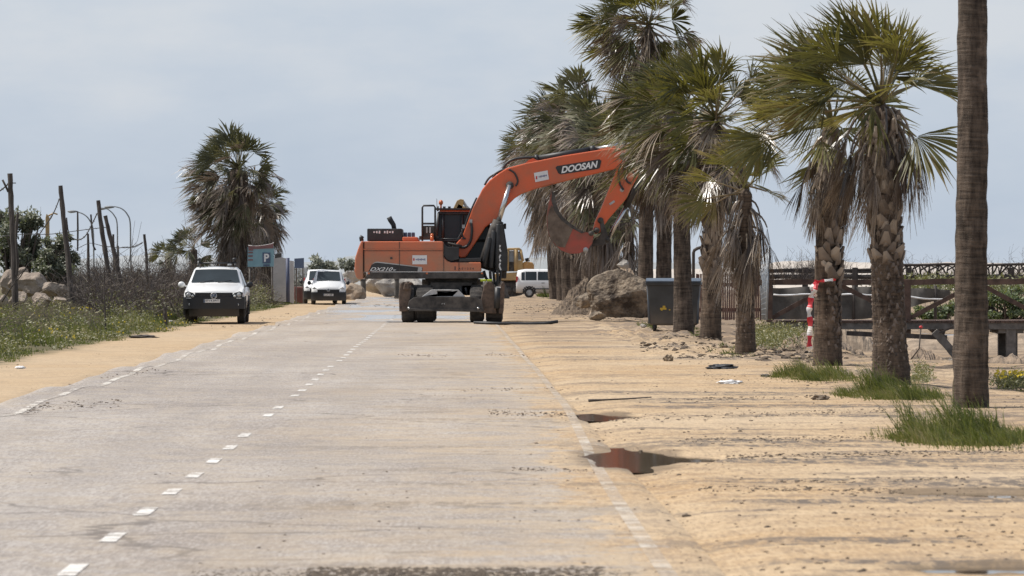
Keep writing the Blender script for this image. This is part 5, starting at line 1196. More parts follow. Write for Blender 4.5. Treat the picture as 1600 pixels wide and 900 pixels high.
# ------------------------------------------------------------------ behind the excavator
for k, (px, py, D, sx, sz, m, lab) in enumerate([
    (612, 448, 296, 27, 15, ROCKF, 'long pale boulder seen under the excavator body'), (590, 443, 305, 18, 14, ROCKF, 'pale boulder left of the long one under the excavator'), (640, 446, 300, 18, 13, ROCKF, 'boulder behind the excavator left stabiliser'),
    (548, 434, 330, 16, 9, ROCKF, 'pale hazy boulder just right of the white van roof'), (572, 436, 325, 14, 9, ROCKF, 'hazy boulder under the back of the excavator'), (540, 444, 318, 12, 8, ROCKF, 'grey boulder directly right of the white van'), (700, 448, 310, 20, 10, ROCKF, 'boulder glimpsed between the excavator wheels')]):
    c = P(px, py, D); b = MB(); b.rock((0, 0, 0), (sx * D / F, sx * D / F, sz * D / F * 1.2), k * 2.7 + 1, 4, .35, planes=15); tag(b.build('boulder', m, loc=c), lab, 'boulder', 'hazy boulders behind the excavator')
c = base_at(549, D=268); b = MB(); b.rock((0, 0, .25), (24 * 268 / F * .9, 1.6, 20 * 268 / F), 17, 3, .3); tag(b.build('dirt_heap', DIRTF, loc=c), 'smooth brown dirt heap right of the white vans', 'dirt heap')
for px, w_, lab in ((567.5, 9, 'dark round bollard under the back end of the excavator'), (620, 8, 'grey bollard left of the excavator stabiliser')):
    rt_ = base_at(px, D=280); b = MB(); b.tube([(0, 0, -.05), (0, 0, .3), (0, 0, 1.0), (0, 0, 1.22)], [w_ * .04 * .55, w_ * .04 * .5, w_ * .04 * .46, w_ * .04 * .44], 12); b.tube([(0, 0, 1.22), (0, 0, 1.28)], [w_ * .024, w_ * .018], 12); tag(b.build('bollard', NETM, loc=rt_), lab, 'bollard', 'bollards behind the excavator')
# far yellow excavator behind the orange one
D = 292.0; k = D / F
YE = thing('yellow_excavator', 'dusty ochre excavator working behind the orange one, beside the white windowed van', 'excavator', base_at(795, D=D)); o = YE.location.copy()
def yp(l): return [(X_(x, D) - o.x, Z_(y, D) - o.z) for x, y in l]
b = MB(); b.prism(yp([(816, 424), (817, 410), (822, 408.5), (832, 410), (834.5, 414), (834.5, 424)]), -1.1, 1.1); b.build('counterweight', YELLOW2, YE, bevel=.06)
b = MB(); b.prism(yp([(806, 424), (806, 406), (817, 407), (817, 424)]), -1.2, -.2); b.prism(yp([(770, 438), (770, 428), (834, 423.5), (834, 436), (806, 438)]), -1.2, 1.2); b.build('body', YELLOW, YE, bevel=.04)
b = MB(); b.prism(yp([(821, 408.5), (820, 404), (826, 402.5), (828, 408.5)]), -.5, .3); b.build('exhaust_cover', BLACK, YE, bevel=.03)
yc = thing('cab', '', ''); yc.parent = YE
for kk in ('label', 'category'): del yc[kk]
b = MB()
for y in (-1.15, .1):
    for l in ([(806.5, 424), (806, 390)], [(793, 424), (793.5, 391)], [(817, 408), (813.5, 391)], [(793, 389.5), (811, 389), (814, 391.5)]): b.tube([(a[0], y, a[1]) for a in yp(l)], .14 if l[0][0] == 806.5 else .09, 6)
for q in ((806, 390), (814, 391.5), (793.5, 391)): a_ = yp([q])[0]; b.tube([(a_[0], -1.15, a_[1]), (a_[0], .1, a_[1])], .07, 6)
b.build('frame', YELLOW, yc)
b = MB(); b.prism(yp([(792, 391.5), (793, 388), (811, 387.5), (813, 391)]), -1.25, .2); b.build('roof', YELLOW, yc, bevel=.03)
PANEG = mat('pale_cab_glass', (0.32, 0.36, 0.40), (0.25, 0.28, 0.31), 0.1, 1.0)
b = MB(); b.prism(yp([(794, 411), (794, 392), (804.5, 392), (804.5, 411)]), -1.0, -.98); b.prism(yp([(808, 406), (808, 393), (812.5, 393), (815.5, 406)]), -1.0, -.98); b.build('window', PANEG, yc)
b = MB(); b.prism(yp([(794, 424), (794, 409), (804.5, 409), (804.5, 424)]), -1.02, -.9); b.build('door', BLACKD, yc)
b = MB(); b.box((yp([(800, 404)])[0][0], -.5, yp([(800, 404)])[0][1]), (.4, .4, .6)); b.build('seat', BLACK, yc, bevel=.05)
b = MB(); b.prism(yp([(784, 412), (774, 384), (744, 332), (716, 318), (712, 327), (734, 342), (762, 388), (772, 420)]), -.25, .25); b.build('boom', YELLOW, YE, bevel=.03)
b = MB(); b.prism(yp([(706, 330), (714, 313.5), (719, 311), (725, 312), (723, 326), (716, 345), (710, 352)]), -.25, .25); b.build('arm', YELLOW, YE, bevel=.03)
b = MB(); b.tube([(a[0], 0, a[1]) for a in yp([(724, 315), (728, 322), (733, 327)])], .09, 8); b.build('arm_cylinder', STEELG, YE)
b = MB(); b.prism(yp([(706, 345), (712, 352), (706, 372), (692, 376), (696, 360)]), -.5, .5); b.build('bucket', YELLOW, YE, bevel=.03)
for y in (-1.1, .7):
    b = MB(); n = 24
    def oval(g): return [(px_, pz_) for px_, pz_ in [((30 * k * g) * max(-1, min(1, 1.25 * math.cos(a))) - .3, .48 + .46 * g * math.sin(a)) for a in [2 * math.pi * j / n for j in range(n)]]]
    b.prism(oval(1.0), y, y + .5); tr = b.build('track', RUBBER, YE)
    for j in range(4):
        b = MB(); x = (-.85 + .55 * j); b.tube([(x - .3, y - .03, .46), (x - .3, y + .53, .46)], .26, 14); b.build('roller', BLACKD, tr)
b = MB(); b.tube([(0, 0, .5), (0, 0, 1.2)], .7, 16); b.build('turntable', BLACKD, YE)
c = base_at(770, D=276); b = MB(); b.rock((0, 0, .3), (.95, .9, .85), 31, 3, .3); tag(b.build('boulder', NETM, loc=c), 'dark grey boulder right behind the excavator right stabiliser', 'boulder')
# shrub behind the vans
leafy_tree('hazy rounded shrub on the skyline above the white vans', 503, 420, [(503, 414, 16, 9), (494, 418, 12, 7), (516, 416, 11, 8)], 503, 12, .32, (FARLEAF, TWIG), .9, 'shrub', 'shrub', 'hazy shrubs on the skyline')
leafy_tree('low hazy shrub on the skyline between the van and the excavator', 545, 470, [(540, 417, 14, 7), (560, 413, 14, 8)], 548, 13, .36, (FARLEAF, TWIG), .8, 'shrub', 'shrub', 'hazy shrubs on the skyline')
def ridge(name, pts, D, m, depth=60):
    b = MB(); vs = []; fs = []; top = []
    for i in range(len(pts) - 1):
        for kk in range(8):
            t = kk / 8; px = lerp(pts[i][0], pts[i + 1][0], t); py = lerp(pts[i][1], pts[i + 1][1], sm(0, 1, t)); top.append((px, py + 1.3 * nz(px * .12, D) + .8 * nz(px * .5, D)))
    top.append(pts[-1]); n = len(top)
    for px, py in top: vs.append(P(px, 452, D - depth)); vs[-1].z = -1.0
    for px, py in top: vs.append(P(px, lerp(py, 430, .35), D - depth * .3))
    for px, py in top: vs.append(P(px, py, D))
    for px, py in top: v = P(px, py, D + depth); v.z = -1; vs.append(v)
    for r_ in range(3): fs += [(r_ * n + i, r_ * n + i + 1, (r_ + 1) * n + i + 1, (r_ + 1) * n + i) for i in range(n - 1)]
    b.add(vs, fs, smooth=True); return struct(b.build(name, m))
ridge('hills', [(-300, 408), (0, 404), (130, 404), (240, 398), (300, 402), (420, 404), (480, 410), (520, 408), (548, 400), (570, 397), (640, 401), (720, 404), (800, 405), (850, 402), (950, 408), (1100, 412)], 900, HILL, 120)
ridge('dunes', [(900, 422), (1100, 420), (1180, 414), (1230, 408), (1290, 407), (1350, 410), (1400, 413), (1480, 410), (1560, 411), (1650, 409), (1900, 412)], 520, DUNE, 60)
# low scrub in the haze on the left
fb2 = MB()
for i in range(420):
    px = rnd.uniform(-40, 480); D = rnd.uniform(280, 420); x = X_(px, D); h_ = rnd.uniform(.8, 1.9)
    leaves(fb2, (x, D, h_ * .4), (1.3, 1.3, h_ * .6), 34, .34, rnd, rnd.uniform(.2, .7), .9)
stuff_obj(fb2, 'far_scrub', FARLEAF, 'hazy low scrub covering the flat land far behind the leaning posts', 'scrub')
# ------------------------------------------------------------------ right: boulder, heaps, bin
def rock_at(label, px, py, D, sx, sz, seed, m=ROCK, name='boulder', cat='boulder', group=None, sub=4, rough=.38, depth=.9, freq=1.3):
    c = P(px, py, D); b = MB(); k = D / F; b.rock((0, 0, 0), (sx * k, sx * k * depth, sz * k), seed, sub, rough, freq=freq, planes=15); return tag(b.build(name, m, loc=c), label, cat, group)
D = 151.0
rock_at('largest boulder by the palms, light on top and dark underneath', 963, 464, D, 49, 42, 4.3, rough=.30, freq=1.1, sub=5)
rock_at('smaller boulder tucked against the left of the largest one', 915, 470, 157, 15, 12, 8.1, group=None)
rock_at('low stone wedged under the front of the largest boulder', 935, 494, 149, 11, 8, 2.2)
rock_at('grey flat stone on top of the dirt heap behind the boulder', 1003, 0 + 0 + 421, 168, 0.1, .1, 1.0) if False else None
def heap(label, px, py_top, D, wpx, seed, m=DIRT, hd=1.6):
    base = base_at(px, D=D); k = D / F; h_ = Z_(py_top, D) - base.z; w_ = wpx * k; b = MB(); vs = []; n = 80
    for i in range(n + 1):
        for j in range(n + 1):
            u = i / n * 2 - 1; v = j / n * 2 - 1; r_ = math.sqrt(u * u + v * v)
            q = max(0, 1 - r_) ** .85
            z = h_ * q * (1 + .30 * nz(u * 2.2 + seed, v * 2.2)) + q ** .4 * (.16 * nz(u * 7 + seed, v * 7, 3) + .11 * nz(u * 17, v * 17, seed) + .09 * nz(u * 34, v * 34, seed)) - .04
            vs.append((u * w_, v * hd, z))
    b.add(vs, [(i * (n + 1) + j, (i + 1) * (n + 1) + j, (i + 1) * (n + 1) + j + 1, i * (n + 1) + j + 1) for i in range(n) for j in range(n)])
    return tag(b.build('dirt_heap', m, loc=base), label, 'dirt heap', None)
heap('lower crumbly dirt heap left of the big boulder, under the bucket', 912, 436, 172, 52, 3.1)
heap('taller dirt heap piled right behind the big boulder', 974, 414, 168, 54, 8.4, m=DIRTF, hd=2.4)
rock_at('pale stone block resting on top of the taller dirt heap', 974, 414, 164, 9, 7, 6.6, ROCKF, 'stone', 'stone', None, 2)
# wheeled bin
D = 120.5; k = D / F
BN = thing('wheeled_bin', 'large dark grey wheeled waste bin with yellow sticker between the palm trunks', 'bin', base_at(1053, D=D), R(-4)); bw = 41.5 * k; bh = Z_(446, D)
b = MB(); zb = Z_(511, D); b.add([(-bw * .90, -.42, zb), (bw * .90, -.42, zb), (bw * .90, .42, zb), (-bw * .90, .42, zb), (-bw, -.52, bh), (bw, -.52, bh), (bw, .52, bh), (-bw, .52, bh)], [(3, 2, 1, 0), (4, 5, 6, 7), (0, 1, 5, 4), (1, 2, 6, 5), (2, 3, 7, 6), (3, 0, 4, 7)])
b.build('tub', BINM, BN, bevel=.05)
b = MB(); b.box((0, 0, bh + .0), (bw * 2.08, 1.14, .09)); b.build('rim', BINM, BN, bevel=.02)
b = MB(); vs = []
for i in range(9):
    a = i / 8; vs += [(-bw * 1.03, -.58 + 1.16 * a, bh + .05 + .10 * math.sin(a * math.pi)), (bw * 1.03, -.58 + 1.16 * a, bh + .05 + .10 * math.sin(a * math.pi))]
b.add(vs, [(2 * i, 2 * i + 1, 2 * i + 3, 2 * i + 2) for i in range(8)], smooth=True); b.box((0, -.585, bh + .055), (bw * 2.06, .04, .035)); b.build('lid', BINL, BN)
for s_ in (-1, 1): b = MB(); b.tube([(s_ * bw * .97, -.40, bh - .02), (s_ * bw * .93, -.445, bh - .45), (s_ * bw * .91, -.42, zb + .05)], .03, 6); b.build('corner_rib', BINL, BN)
b = MB(); zz = Z_(485, D)
y_ = -.42 - .10 * (zz - zb) / (bh - zb) - .008
b.box((-.27, y_, zz), (.17, .012, .05)); b.box((-.25, y_, zz + .05), (.07, .012, .06)); b.box((-.31, y_, zz - .035), (.05, .012, .03)); b.box((-.10, y_, zz - .03), (.04, .012, .03)); b.box((0.02, y_, zz - .03), (.05, .012, .03)); b.box((.06, y_, zz + .02), (.06, .012, .11), Matrix.Rotation(.4, 3, 'Y')); b.box((.14, y_, zz + .03), (.05, .012, .08), Matrix.Rotation(-.5, 3, 'Y')); b.box((.45, y_, zz), (.08, .012, .06))
b.build('sticker', YSTICK, BN)
for sx in (-1, 1):
    for y in (-.36, .36):
        b = MB(); b.tube([(sx * bw * .72 - .03, y, .1), (sx * bw * .72 + .03, y, .1)], .1, 14); wl = b.build('wheel', RUBBER, BN)
        b = MB(); b.box((sx * bw * .72, y, .17), (.09, .06, .14)); b.build('bracket', BLACKD, wl)
# slatted fence, mesh panel
D = 127.0; k = D / F
rt = thing('slatted_fence', 'reddish brown upright slat fence behind the bin and the short young palm', 'fence', base_at(1130, D=D)); o = rt.location.copy(); rn = random.Random(2)
b = MB()
for i in range(36):
    x = (1078 + i * 3.45); b.box((X_(x, D) - o.x, rn.uniform(-.01, .01), (Z_(431 + rn.uniform(-1, 1), D) + Z_(497, D)) / 2 - o.z), (2.7 * k, .03, Z_(431, D) - Z_(497, D) + .1 + rn.uniform(-.03, .03)), Matrix.Rotation(rn.uniform(-.015, .015), 3, 'Y'))
b.build('slats', REDWOOD, rt)
for q in (445, 484): b = MB(); b.box((X_(1140, D) - o.x, .06, Z_(q, D) - o.z), (125 * k, .06, .1)); b.build('rail', REDWOOD, rt)
b = MB(); b.tube([P(1083.5, 480, 126) , P(1083.5, 395, 126), P(1085, 391, 126), P(1090, 388, 126), P(1098, 386, 126)], .045, 8); tag(b.build('bent_pipe', POSTW), 'dark bent pipe standing behind the bin', 'pipe')
D = 112.0; k = D / F
rt = thing('mesh_panel', 'narrow leaning grey wire mesh panel on edge at the start of the boardwalk rail', 'mesh panel', base_at(1195, D=D)); o = rt.location.copy()
A = [P(1192, 406, D) - o, P(1200.5, 388.5, D) - o, P(1196.5, 500, D) - o, P(1194.5, 500, D) - o]
A[1].y = -.3; A[0].y = 1.2; A[3].y = 1.2; A[2].y = -.3
b = MB(); b.tube([A[0], A[1]], .018, 5); b.tube([A[1], A[2]], .028, 6); b.tube([A[3], A[0]], .018, 5); b.build('frame', GALV, rt)
b = MB()
for i in range(1, 8): b.tube([A[0].lerp(A[1], i / 8), A[3].lerp(A[2], i / 8)], .010, 4)
for i in range(1, 12): b.tube([A[0].lerp(A[3], i / 12), A[1].lerp(A[2], i / 12)], .008, 4)
b.build('wires', GALV, rt)
# boardwalk
D = 113.0; k = D / F
BW_ = thing('boardwalk', 'dark weathered wooden boardwalk with crossed handrail running behind the near palms', 'boardwalk', (X_(1418, D), D, 0)); o = BW_.location.copy()
def bp(px, py, y=0): v = P(px, py, D) - o; v.y = y; return v
rn = random.Random(9)
def beam(b, p, q, w_, h_, jit=.006):
    p = Vector(p); q = Vector(q); d_ = (q - p); n = 8; L = d_.length; d_.normalize(); up = Vector((0, 1, 0)).cross(d_).normalized(); vs = []
    for i in range(n + 1):
        c = p + d_ * L * i / n; a = h_ / 2 * (1 + rn.uniform(-.07, .07)); dz = rn.uniform(-jit, jit)
        for sy, sz in ((-1, -1), (1, -1), (1, 1), (-1, 1)): vs.append(c + Vector((0, sy * w_ / 2, 0)) + up * (sz * a + dz))
    fs = [(4 * i + j, 4 * i + (j + 1) % 4, 4 * i + 4 + (j + 1) % 4, 4 * i + 4 + j) for i in range(n) for j in range(4)] + [(3, 2, 1, 0), (4 * n, 4 * n + 1, 4 * n + 2, 4 * n + 3)]
    b.add(vs, fs)
for (x0, x1) in ((1183, 1310), (1306, 1420), (1416, 1530), (1526, 1640), (1636, 1760)):
    b = MB(); beam(b, bp(x0, 441.5), bp(x1, 438.5 if x0 > 1400 else 440), .13, 9 * k); b.build('handrail', WOOD, BW_)
for px in (1202, 1418, 1636, 1850):
    b = MB(); b.box(bp(px, 470), (10 * k, .15, 68 * k)); b.box(bp(px, 517), (10 * k, .15, 16 * k)); b.build('post', WOOD, BW_, bevel=.015)
for (x0, y0, x1, y1) in ((1414, 497, 1310, 444), (1206, 497, 1304, 444), (1422, 497, 1524, 444), (1632, 497, 1532, 444), (1640, 497, 1740, 444)):
    b = MB(); beam(b, bp(x0, y0, .03), bp(x1, y1, .03), .09, 7 * k); b.build('brace', WOOD, BW_)
b = MB()
for i in range(92):
    x = 1216 + i * 7.6; b.box(bp(x, 502.5, .9), (6.6 * k, 2.2, .055 + rn.uniform(0, .012)), Matrix.Rotation(rn.uniform(-.01, .01), 3, 'Y'))
b.build('deck', WOOD, BW_)
for q in (-.12, 1.9): b = MB(); b.box(bp(1560, 509, q), (700 * k, .10, 11 * k)); b.build('edge_beam', GREYWOOD, BW_)
for px in (1579, 1720, 1290):
    b = MB()
    for y in (-.02, 1.8): b.box(bp(px, 538, y), (15 * k, .24, 52 * k)); b.box(bp(px + 8, 538, y + .1), (6 * k, .2, 52 * k))
    b.box(bp(px, 517, .9), (40 * k, 2.0, .12)); b.build('pile', GREYWOOD, BW_, bevel=.01)
b = MB(); beam(b, bp(1320, 520, -.6), bp(1476, 527, -.6), .12, 7 * k); tag(b.build('loose_beam', POSTW, loc=o), 'dark loose beam lying low in front of the boardwalk deck', 'beam')
b = MB(); beam(b, bp(1455, 517, -.9), bp(1500, 568, -.9), .16, 12 * k); tag(b.build('broken_plank', GREYWOOD, loc=o), 'broken grey plank leaning down beside the bare palm trunk', 'plank')
b = MB(); beam(b, bp(1462, 519, -1.0), bp(1486, 509, -1.0), .05, 3 * k); tag(b.build('splinter', POSTW, loc=o), 'thin wood splinter sticking up from the broken plank', 'wood scrap')
# second rustic railing behind
D = 160.0; k = D / F
rt = thing('rustic_railing', 'far rustic branch railing with criss-cross poles on the skyline behind the boardwalk', 'railing', (X_(1400, D), D, 0)); o = rt.location.copy()
def rp(px, py, y=0): v = P(px, py, D) - o; v.y = y; return v
b = MB()
for i in range(30):
    x = 1395 + i * 14; j_ = lambda: rn.uniform(-3.5, 3.5); b.tube([rp(x + j_(), 432), rp(x + 3 + j_(), 422 + j_() * .6), rp(x + 13 + j_(), 414.5)], .032, 5, jit=.25); b.tube([rp(x + 14 + j_(), 432), rp(x + 10 + j_(), 420 + j_() * .6), rp(x + 2 + j_(), 414.5)], .028, 5, jit=.25); b.tube([rp(x + j_(), 433), rp(x + j_(), 411.5 + j_() * .5)], .032, 5, jit=.2)
b.build('cross_poles', POSTW, rt)
b = MB(); b.tube([rp(1180 + 30 * i, 413.5 + .8 * math.sin(i * 1.7) + (8 if i < 7 else 0)) for i in range(22)], .05, 6, jit=.12); b.tube([rp(1170 + 30 * i, 432.5 + .5 * math.sin(i * 2.3)) for i in range(22)], .09, 6, jit=.1); b.tube([rp(1170 + 30 * i, 424.5 + .5 * math.sin(i * 2.3)) for i in range(9)], .05, 6, jit=.1)
b.build('rail', POSTW, rt)
for x in (1182, 1258, 1336, 1420, 1500, 1580):
    b = MB(); b.box(rp(x, 440), (.2, .2, 44 * k)); b.build('post', POSTW, rt)
# shade net fence and channel bank
D = 134.0
rt = thing('shade_net_fence', 'dark grey shade net stretched low behind the boardwalk with a pale rope along it', 'net fence', (X_(1330, D), D, 0)); o = rt.location.copy()
b = MB(); vs = []
for i in range(41):
    px = 1196 + i * 7.2; sag = 1.2 * math.sin(i * .5)
    t = sm(1340, 1480, px)
    for py in (449 + sag + 3 * t, 463 + sag * .7 + 2 * t, 499 - 30 * t): v = P(px, py, D) - o; v.y = .12 * math.sin(i * .9 + py); vs.append(v)
b.add(vs, [(3 * i + j, 3 * i + 3 + j, 3 * i + 4 + j, 3 * i + 1 + j) for i in range(40) for j in range(2)], smooth=True); b.build('net', NETM, rt)
b = MB(); b.tube([P(1208 + i * 9, 460.5 + .9 * math.sin(i * .8) + 8 * sm(1380, 1480, 1208 + i * 9), D) - o + Vector((0, -.16, 0)) for i in range(31)], .028, 5, jit=.2); b.build('rope', PAPER, rt)
for i in range(5):
    b = MB(); b.tube([P(1206 + i * 64, 505, D) - o + Vector((0, .1, 0)), P(1206 + i * 64, 446, D) - o + Vector((0, .1, 0))], .05, 6); b.build('post', POSTW, rt)
def shrub(label, px, D, blobs, seed, group, lf=.1, m=GREENBUSH, dens=1.0): return leafy_tree(label, px, D, blobs, px, seed, lf, (m, TWIG), dens, 'shrub', 'shrub', group)
shrub('green shrub behind the boardwalk rail left of the bare trunk', 1470, 140, [(1455, 490, 20, 12), (1478, 484, 20, 16), (1440, 494, 16, 8)], 21, 'green shrubs behind the boardwalk', .13)
shrub('large green shrub behind the boardwalk rail right of the bare trunk', 1565, 143, [(1545, 480, 24, 18), (1575, 474, 26, 22), (1600, 472, 22, 24), (1560, 492, 30, 10), (1625, 480, 20, 20)], 22, 'green shrubs behind the boardwalk', .14, dens=1.2)
b = MB(); D = 150.0
for i in range(120):
    px = rnd.uniform(1400, 1640); x = X_(px, D + rnd.uniform(-5, 20)); leaves(b, (x, D + rnd.uniform(-4, 15), Z_(rnd.uniform(440, 452), D)), (.7, .7, .35), 50, .13, rnd, rnd.uniform(.1, .6), .9)
stuff_obj(b, 'bank_scrub', WEED, 'brownish scrub along the top of the bank beyond the green shrubs', 'scrub')
b = MB()
for i in range(150):
    px = rnd.choice((rnd.uniform(1185, 1330), rnd.uniform(1400, 1640), rnd.uniform(1230, 1290))); D = 162 + rnd.uniform(-6, 25); twigs(b, (X_(px, D), D, 1.2), rnd.uniform(.5, 1.25), 4, rnd, .8, .009, .2, .35)
stuff_obj(b, 'skyline_twigs', TWIG, 'thin bare twigs sticking up along the skyline behind the far railing', 'twigs')
# bank wall of pale sand behind the channel, rubble
def mound(name, pts, D, m, dd, label=None):
    b = MB(); vs = []; n = 60; r_ = 16
    for j in range(r_ + 1):
        v = j / r_
        for i in range(n + 1):
            u = i / n; px = lerp(pts[0][0], pts[-1][0], u)
            for a_, b_ in zip(pts, pts[1:]):
                if a_[0] <= px <= b_[0]: py = lerp(a_[1], b_[1], (px - a_[0]) / (b_[0] - a_[0] + 1e-9)); break
            zt = Z_(py, D); z = lerp(-.75, zt, math.sin(v * math.pi) ** .7) + (.10 * nz(u * 16, v * 3, D) + .07 * nz(u * 40, v * 8, D) + .04 * nz(u * 90, v * 20, D)) * math.sin(v * math.pi)
            vs.append((X_(px, D), D + (v - .5) * dd, z))
    b.add(vs, [(j * (n + 1) + i, j * (n + 1) + i + 1, (j + 1) * (n + 1) + i + 1, (j + 1) * (n + 1) + i) for j in range(r_) for i in range(n)])
    o = b.build(name, m)
    if label: tag(o, label, 'earth bank')
    else: struct(o)
    return o
SANDP = mat('pale_sand_bank', (0.36, 0.28, 0.205), (0.19, 0.145, 0.105), .95, 1.3, .9, .05)
RUB = mat('rubble_earth', (0.32, 0.24, 0.17), (0.12, 0.092, 0.07), .95, 3.0, 1.0, .06)
mound('ground_bank', [(1205, 530), (1225, 512), (1262, 500), (1300, 499), (1340, 512), (1360, 530)], 124, SANDP, 4)
mound('ground_bank', [(1395, 545), (1420, 528), (1470, 524), (1520, 522), (1580, 520), (1640, 518), (1800, 520)], 128, SANDP, 8)
mound('ground_bank', [(1392, 600), (1410, 560), (1440, 545), (1470, 560), (1500, 582)], 84, RUB, 5)
mound('ground_bank', [(1500, 600), (1530, 570), (1560, 560), (1620, 556), (1760, 560)], 80, RUB, 5)
mound('ground_bank', [(1210, 560), (1230, 528), (1262, 520), (1310, 532), (1360, 560)], 92, RUB, 4)
# red topped stake
D = 83.0
rt = thing('survey_stake', 'thin stake with a red cap between the patterned palm and the bare trunk', 'stake', P(1437, 575, D)); o = rt.location.copy()
b = MB(); b.tube([P(1420, 566, D) - o, P(1436, 545, D) - o, P(1439, 513, D) - o], .013, 5); b.build('rod', POSTW, rt)
b = MB(); b.rock(P(1439, 511, D) - o, (.035, .035, .028), 2, 2, .1, smooth=True); b.build('cap', REDL, rt)
# tape around the palm trunk
D = Dg(575) - .25
rt = thing('barrier_tape', 'torn red and white tape tied round a palm trunk and fluttering down its left side', 'tape', P(1275, 440, D)); o = rt.location.copy()
def ribbon(pts, w_, stripe, name):
    q = [P(x, y, D + dy) - o for x, y, dy in pts]; out = []
    for i in range(len(q) - 1):
        p0 = q[max(i - 1, 0)]; p1 = q[i]; p2 = q[i + 1]; p3 = q[min(i + 2, len(q) - 1)]
        for kk in range(8):
            t = kk / 8; out.append(.5 * ((2 * p1) + (p2 - p0) * t + (2 * p0 - 5 * p1 + 4 * p2 - p3) * t * t + (3 * p1 - p0 - 3 * p2 + p3) * t ** 3))
    out.append(q[-1]); b = MB(); acc = 0
    for i in range(len(out) - 1):
        d_ = (out[i + 1] - out[i]); acc += d_.length; d_.normalize(); s1 = Vector((0, 1, 0)).cross(d_).normalized()
        a0 = .9 * math.sin(i * .33); a1 = .9 * math.sin((i + 1) * .33)
        def sdv(a): return (s1 * math.cos(a) + Vector((0, 1, 0)) * math.sin(a)) * w_ / 2
        b.add([out[i] - sdv(a0), out[i] + sdv(a0), out[i + 1] + sdv(a1), out[i + 1] - sdv(a1)], [(0, 1, 2, 3)], int(acc / stripe) % 2)
    return b.build(name, [TRED, TWHITE], rt)
ribbon([(1277, 438, 0), (1273, 452, -.05), (1268, 462, -.08), (1266, 476, -.05), (1264, 488, -.08), (1266, 503, -.05), (1265.5, 522, -.03), (1264.5, 540, -.05), (1267, 549, -.02)], .105, .17, 'loose_end')
ribbon([(1277, 439, 0), (1268, 448, -.1), (1271, 458, -.05), (1276, 463, 0)], .06, .12, 'knot')
ribbon([(1275, 441, -.02), (1284, 439, -.06), (1296, 437.5, -.08), (1306, 437, -.05)], .05, .16, 'band')
# ------------------------------------------------------------------ grass at the palm feet
def clump(label, px0, px1, py0, py1, h_, n, seed, tint=.5, hump=.5, wdt=.008):
    """tufted patch between the photo rows py0 (back) and py1 (front) on the ground"""
    D0_, D1_ = Dg(py1), Dg(py0); D = (D0_ + D1_) / 2; r_ = random.Random(seed); k = D / F; cx = (px0 + px1) / 2; base = base_at(cx, D=D); b = MB(); w_ = (px1 - px0) / 2 * k; dp = (D1_ - D0_) / 2
    for i in range(n):
        u = r_.uniform(-1, 1) if r_.random() < .5 else max(-1, min(1, r_.gauss(0, .45))); v = r_.uniform(-1, 1) * math.sqrt(max(.04, 1 - u * u * .9))
        tuft = max(0, 1.9 * nz(u * w_ * 3.6 + seed, v * dp * .9, 2) + .38) * r_.uniform(.6, 1.25)
        hh = h_ * (1 - hump * abs(u) ** 1.5) * (.30 + 1.05 * tuft) * (.6 + .4 * (v + 1) / 2)
        x = u * w_ + .07 * nz(i * .7, seed); y = v * dp
        blades(b, (x, y, H(base.x + x, D + y) - base.z - .02), 11, hh, .12, r_, -.75, tint + .6 * nz(u * w_ * 2.1, v * dp * .5, seed) + r_.gauss(0, .14), wdt)
    for i in range(n // 3):
        a = r_.uniform(0, 6.28); q = r_.uniform(.85, 1.35); x = math.cos(a) * q * w_; y = math.sin(a) * q * dp * 1.2
        blades(b, (x, y, H(base.x + x, D + y) - base.z - .01), 3, h_ * r_.uniform(.12, .35), .08, r_, -.6, tint + r_.uniform(-.1, .3), wdt)
    o = b.build('grass_clump', GRASS, loc=base); return tag(o, label, 'grass clump', 'grass clumps at the palm feet')
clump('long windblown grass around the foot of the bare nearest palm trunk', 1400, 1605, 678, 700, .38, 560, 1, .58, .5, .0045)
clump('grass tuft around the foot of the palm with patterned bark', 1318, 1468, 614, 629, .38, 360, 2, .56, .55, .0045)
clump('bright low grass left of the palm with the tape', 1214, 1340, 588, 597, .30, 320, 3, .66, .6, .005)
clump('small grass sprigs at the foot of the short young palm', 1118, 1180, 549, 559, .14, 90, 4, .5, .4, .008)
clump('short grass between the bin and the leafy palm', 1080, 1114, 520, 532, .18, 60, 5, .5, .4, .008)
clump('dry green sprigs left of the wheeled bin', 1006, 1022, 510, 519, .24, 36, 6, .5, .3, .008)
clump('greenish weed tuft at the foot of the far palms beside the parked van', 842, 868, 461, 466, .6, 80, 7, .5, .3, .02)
wb2 = MB()
for i in range(330):
    px = rnd.uniform(1182, 1285); py = rnd.uniform(522, 552); D = Dg(py); x = X_(px, D); leaves(wb2, (x, D, H(x, D) + .2), (.27, .27, .26 * rnd.uniform(.5, 1.2)), 30, .065, rnd, .55, .9)
for i in range(60):
    px = rnd.uniform(1560, 1620); py = rnd.uniform(600, 612); D = Dg(py); x = X_(px, D); leaves(wb2, (x, D, H(x, D) + .10), (.2, .2, .13), 26, .05, rnd, .5, .9)
for i in range(50):
    px = rnd.uniform(1425, 1450); py = rnd.uniform(578, 600); D = Dg(py); x = X_(px, D); leaves(wb2, (x, D, H(x, D) + .06), (.15, .15, .08), 20, .045, rnd, .55, .9)
stuff_obj(wb2, 'ground_weeds', WEED, 'leafy yellow green weeds on the ground behind and beside the near palms', 'weeds')
fb3 = MB(); r_ = random.Random(77); D = Dg(608); o = base_at(1585, D=D)
for i in range(75):
    p = Vector((r_.uniform(-.26, .3), r_.uniform(-.3, .3), r_.uniform(.14, .24))); n = 6
    vs = [p] + [p + Vector((math.cos(j * math.pi / 3) * .026, math.sin(j * math.pi / 3) * .02 - .01, .012 * (j % 2) + .014 * math.sin(j * math.pi / 3))) for j in range(n)]
    fb3.add(vs, [(0, 1 + j, 1 + (j + 1) % n) for j in range(n)])
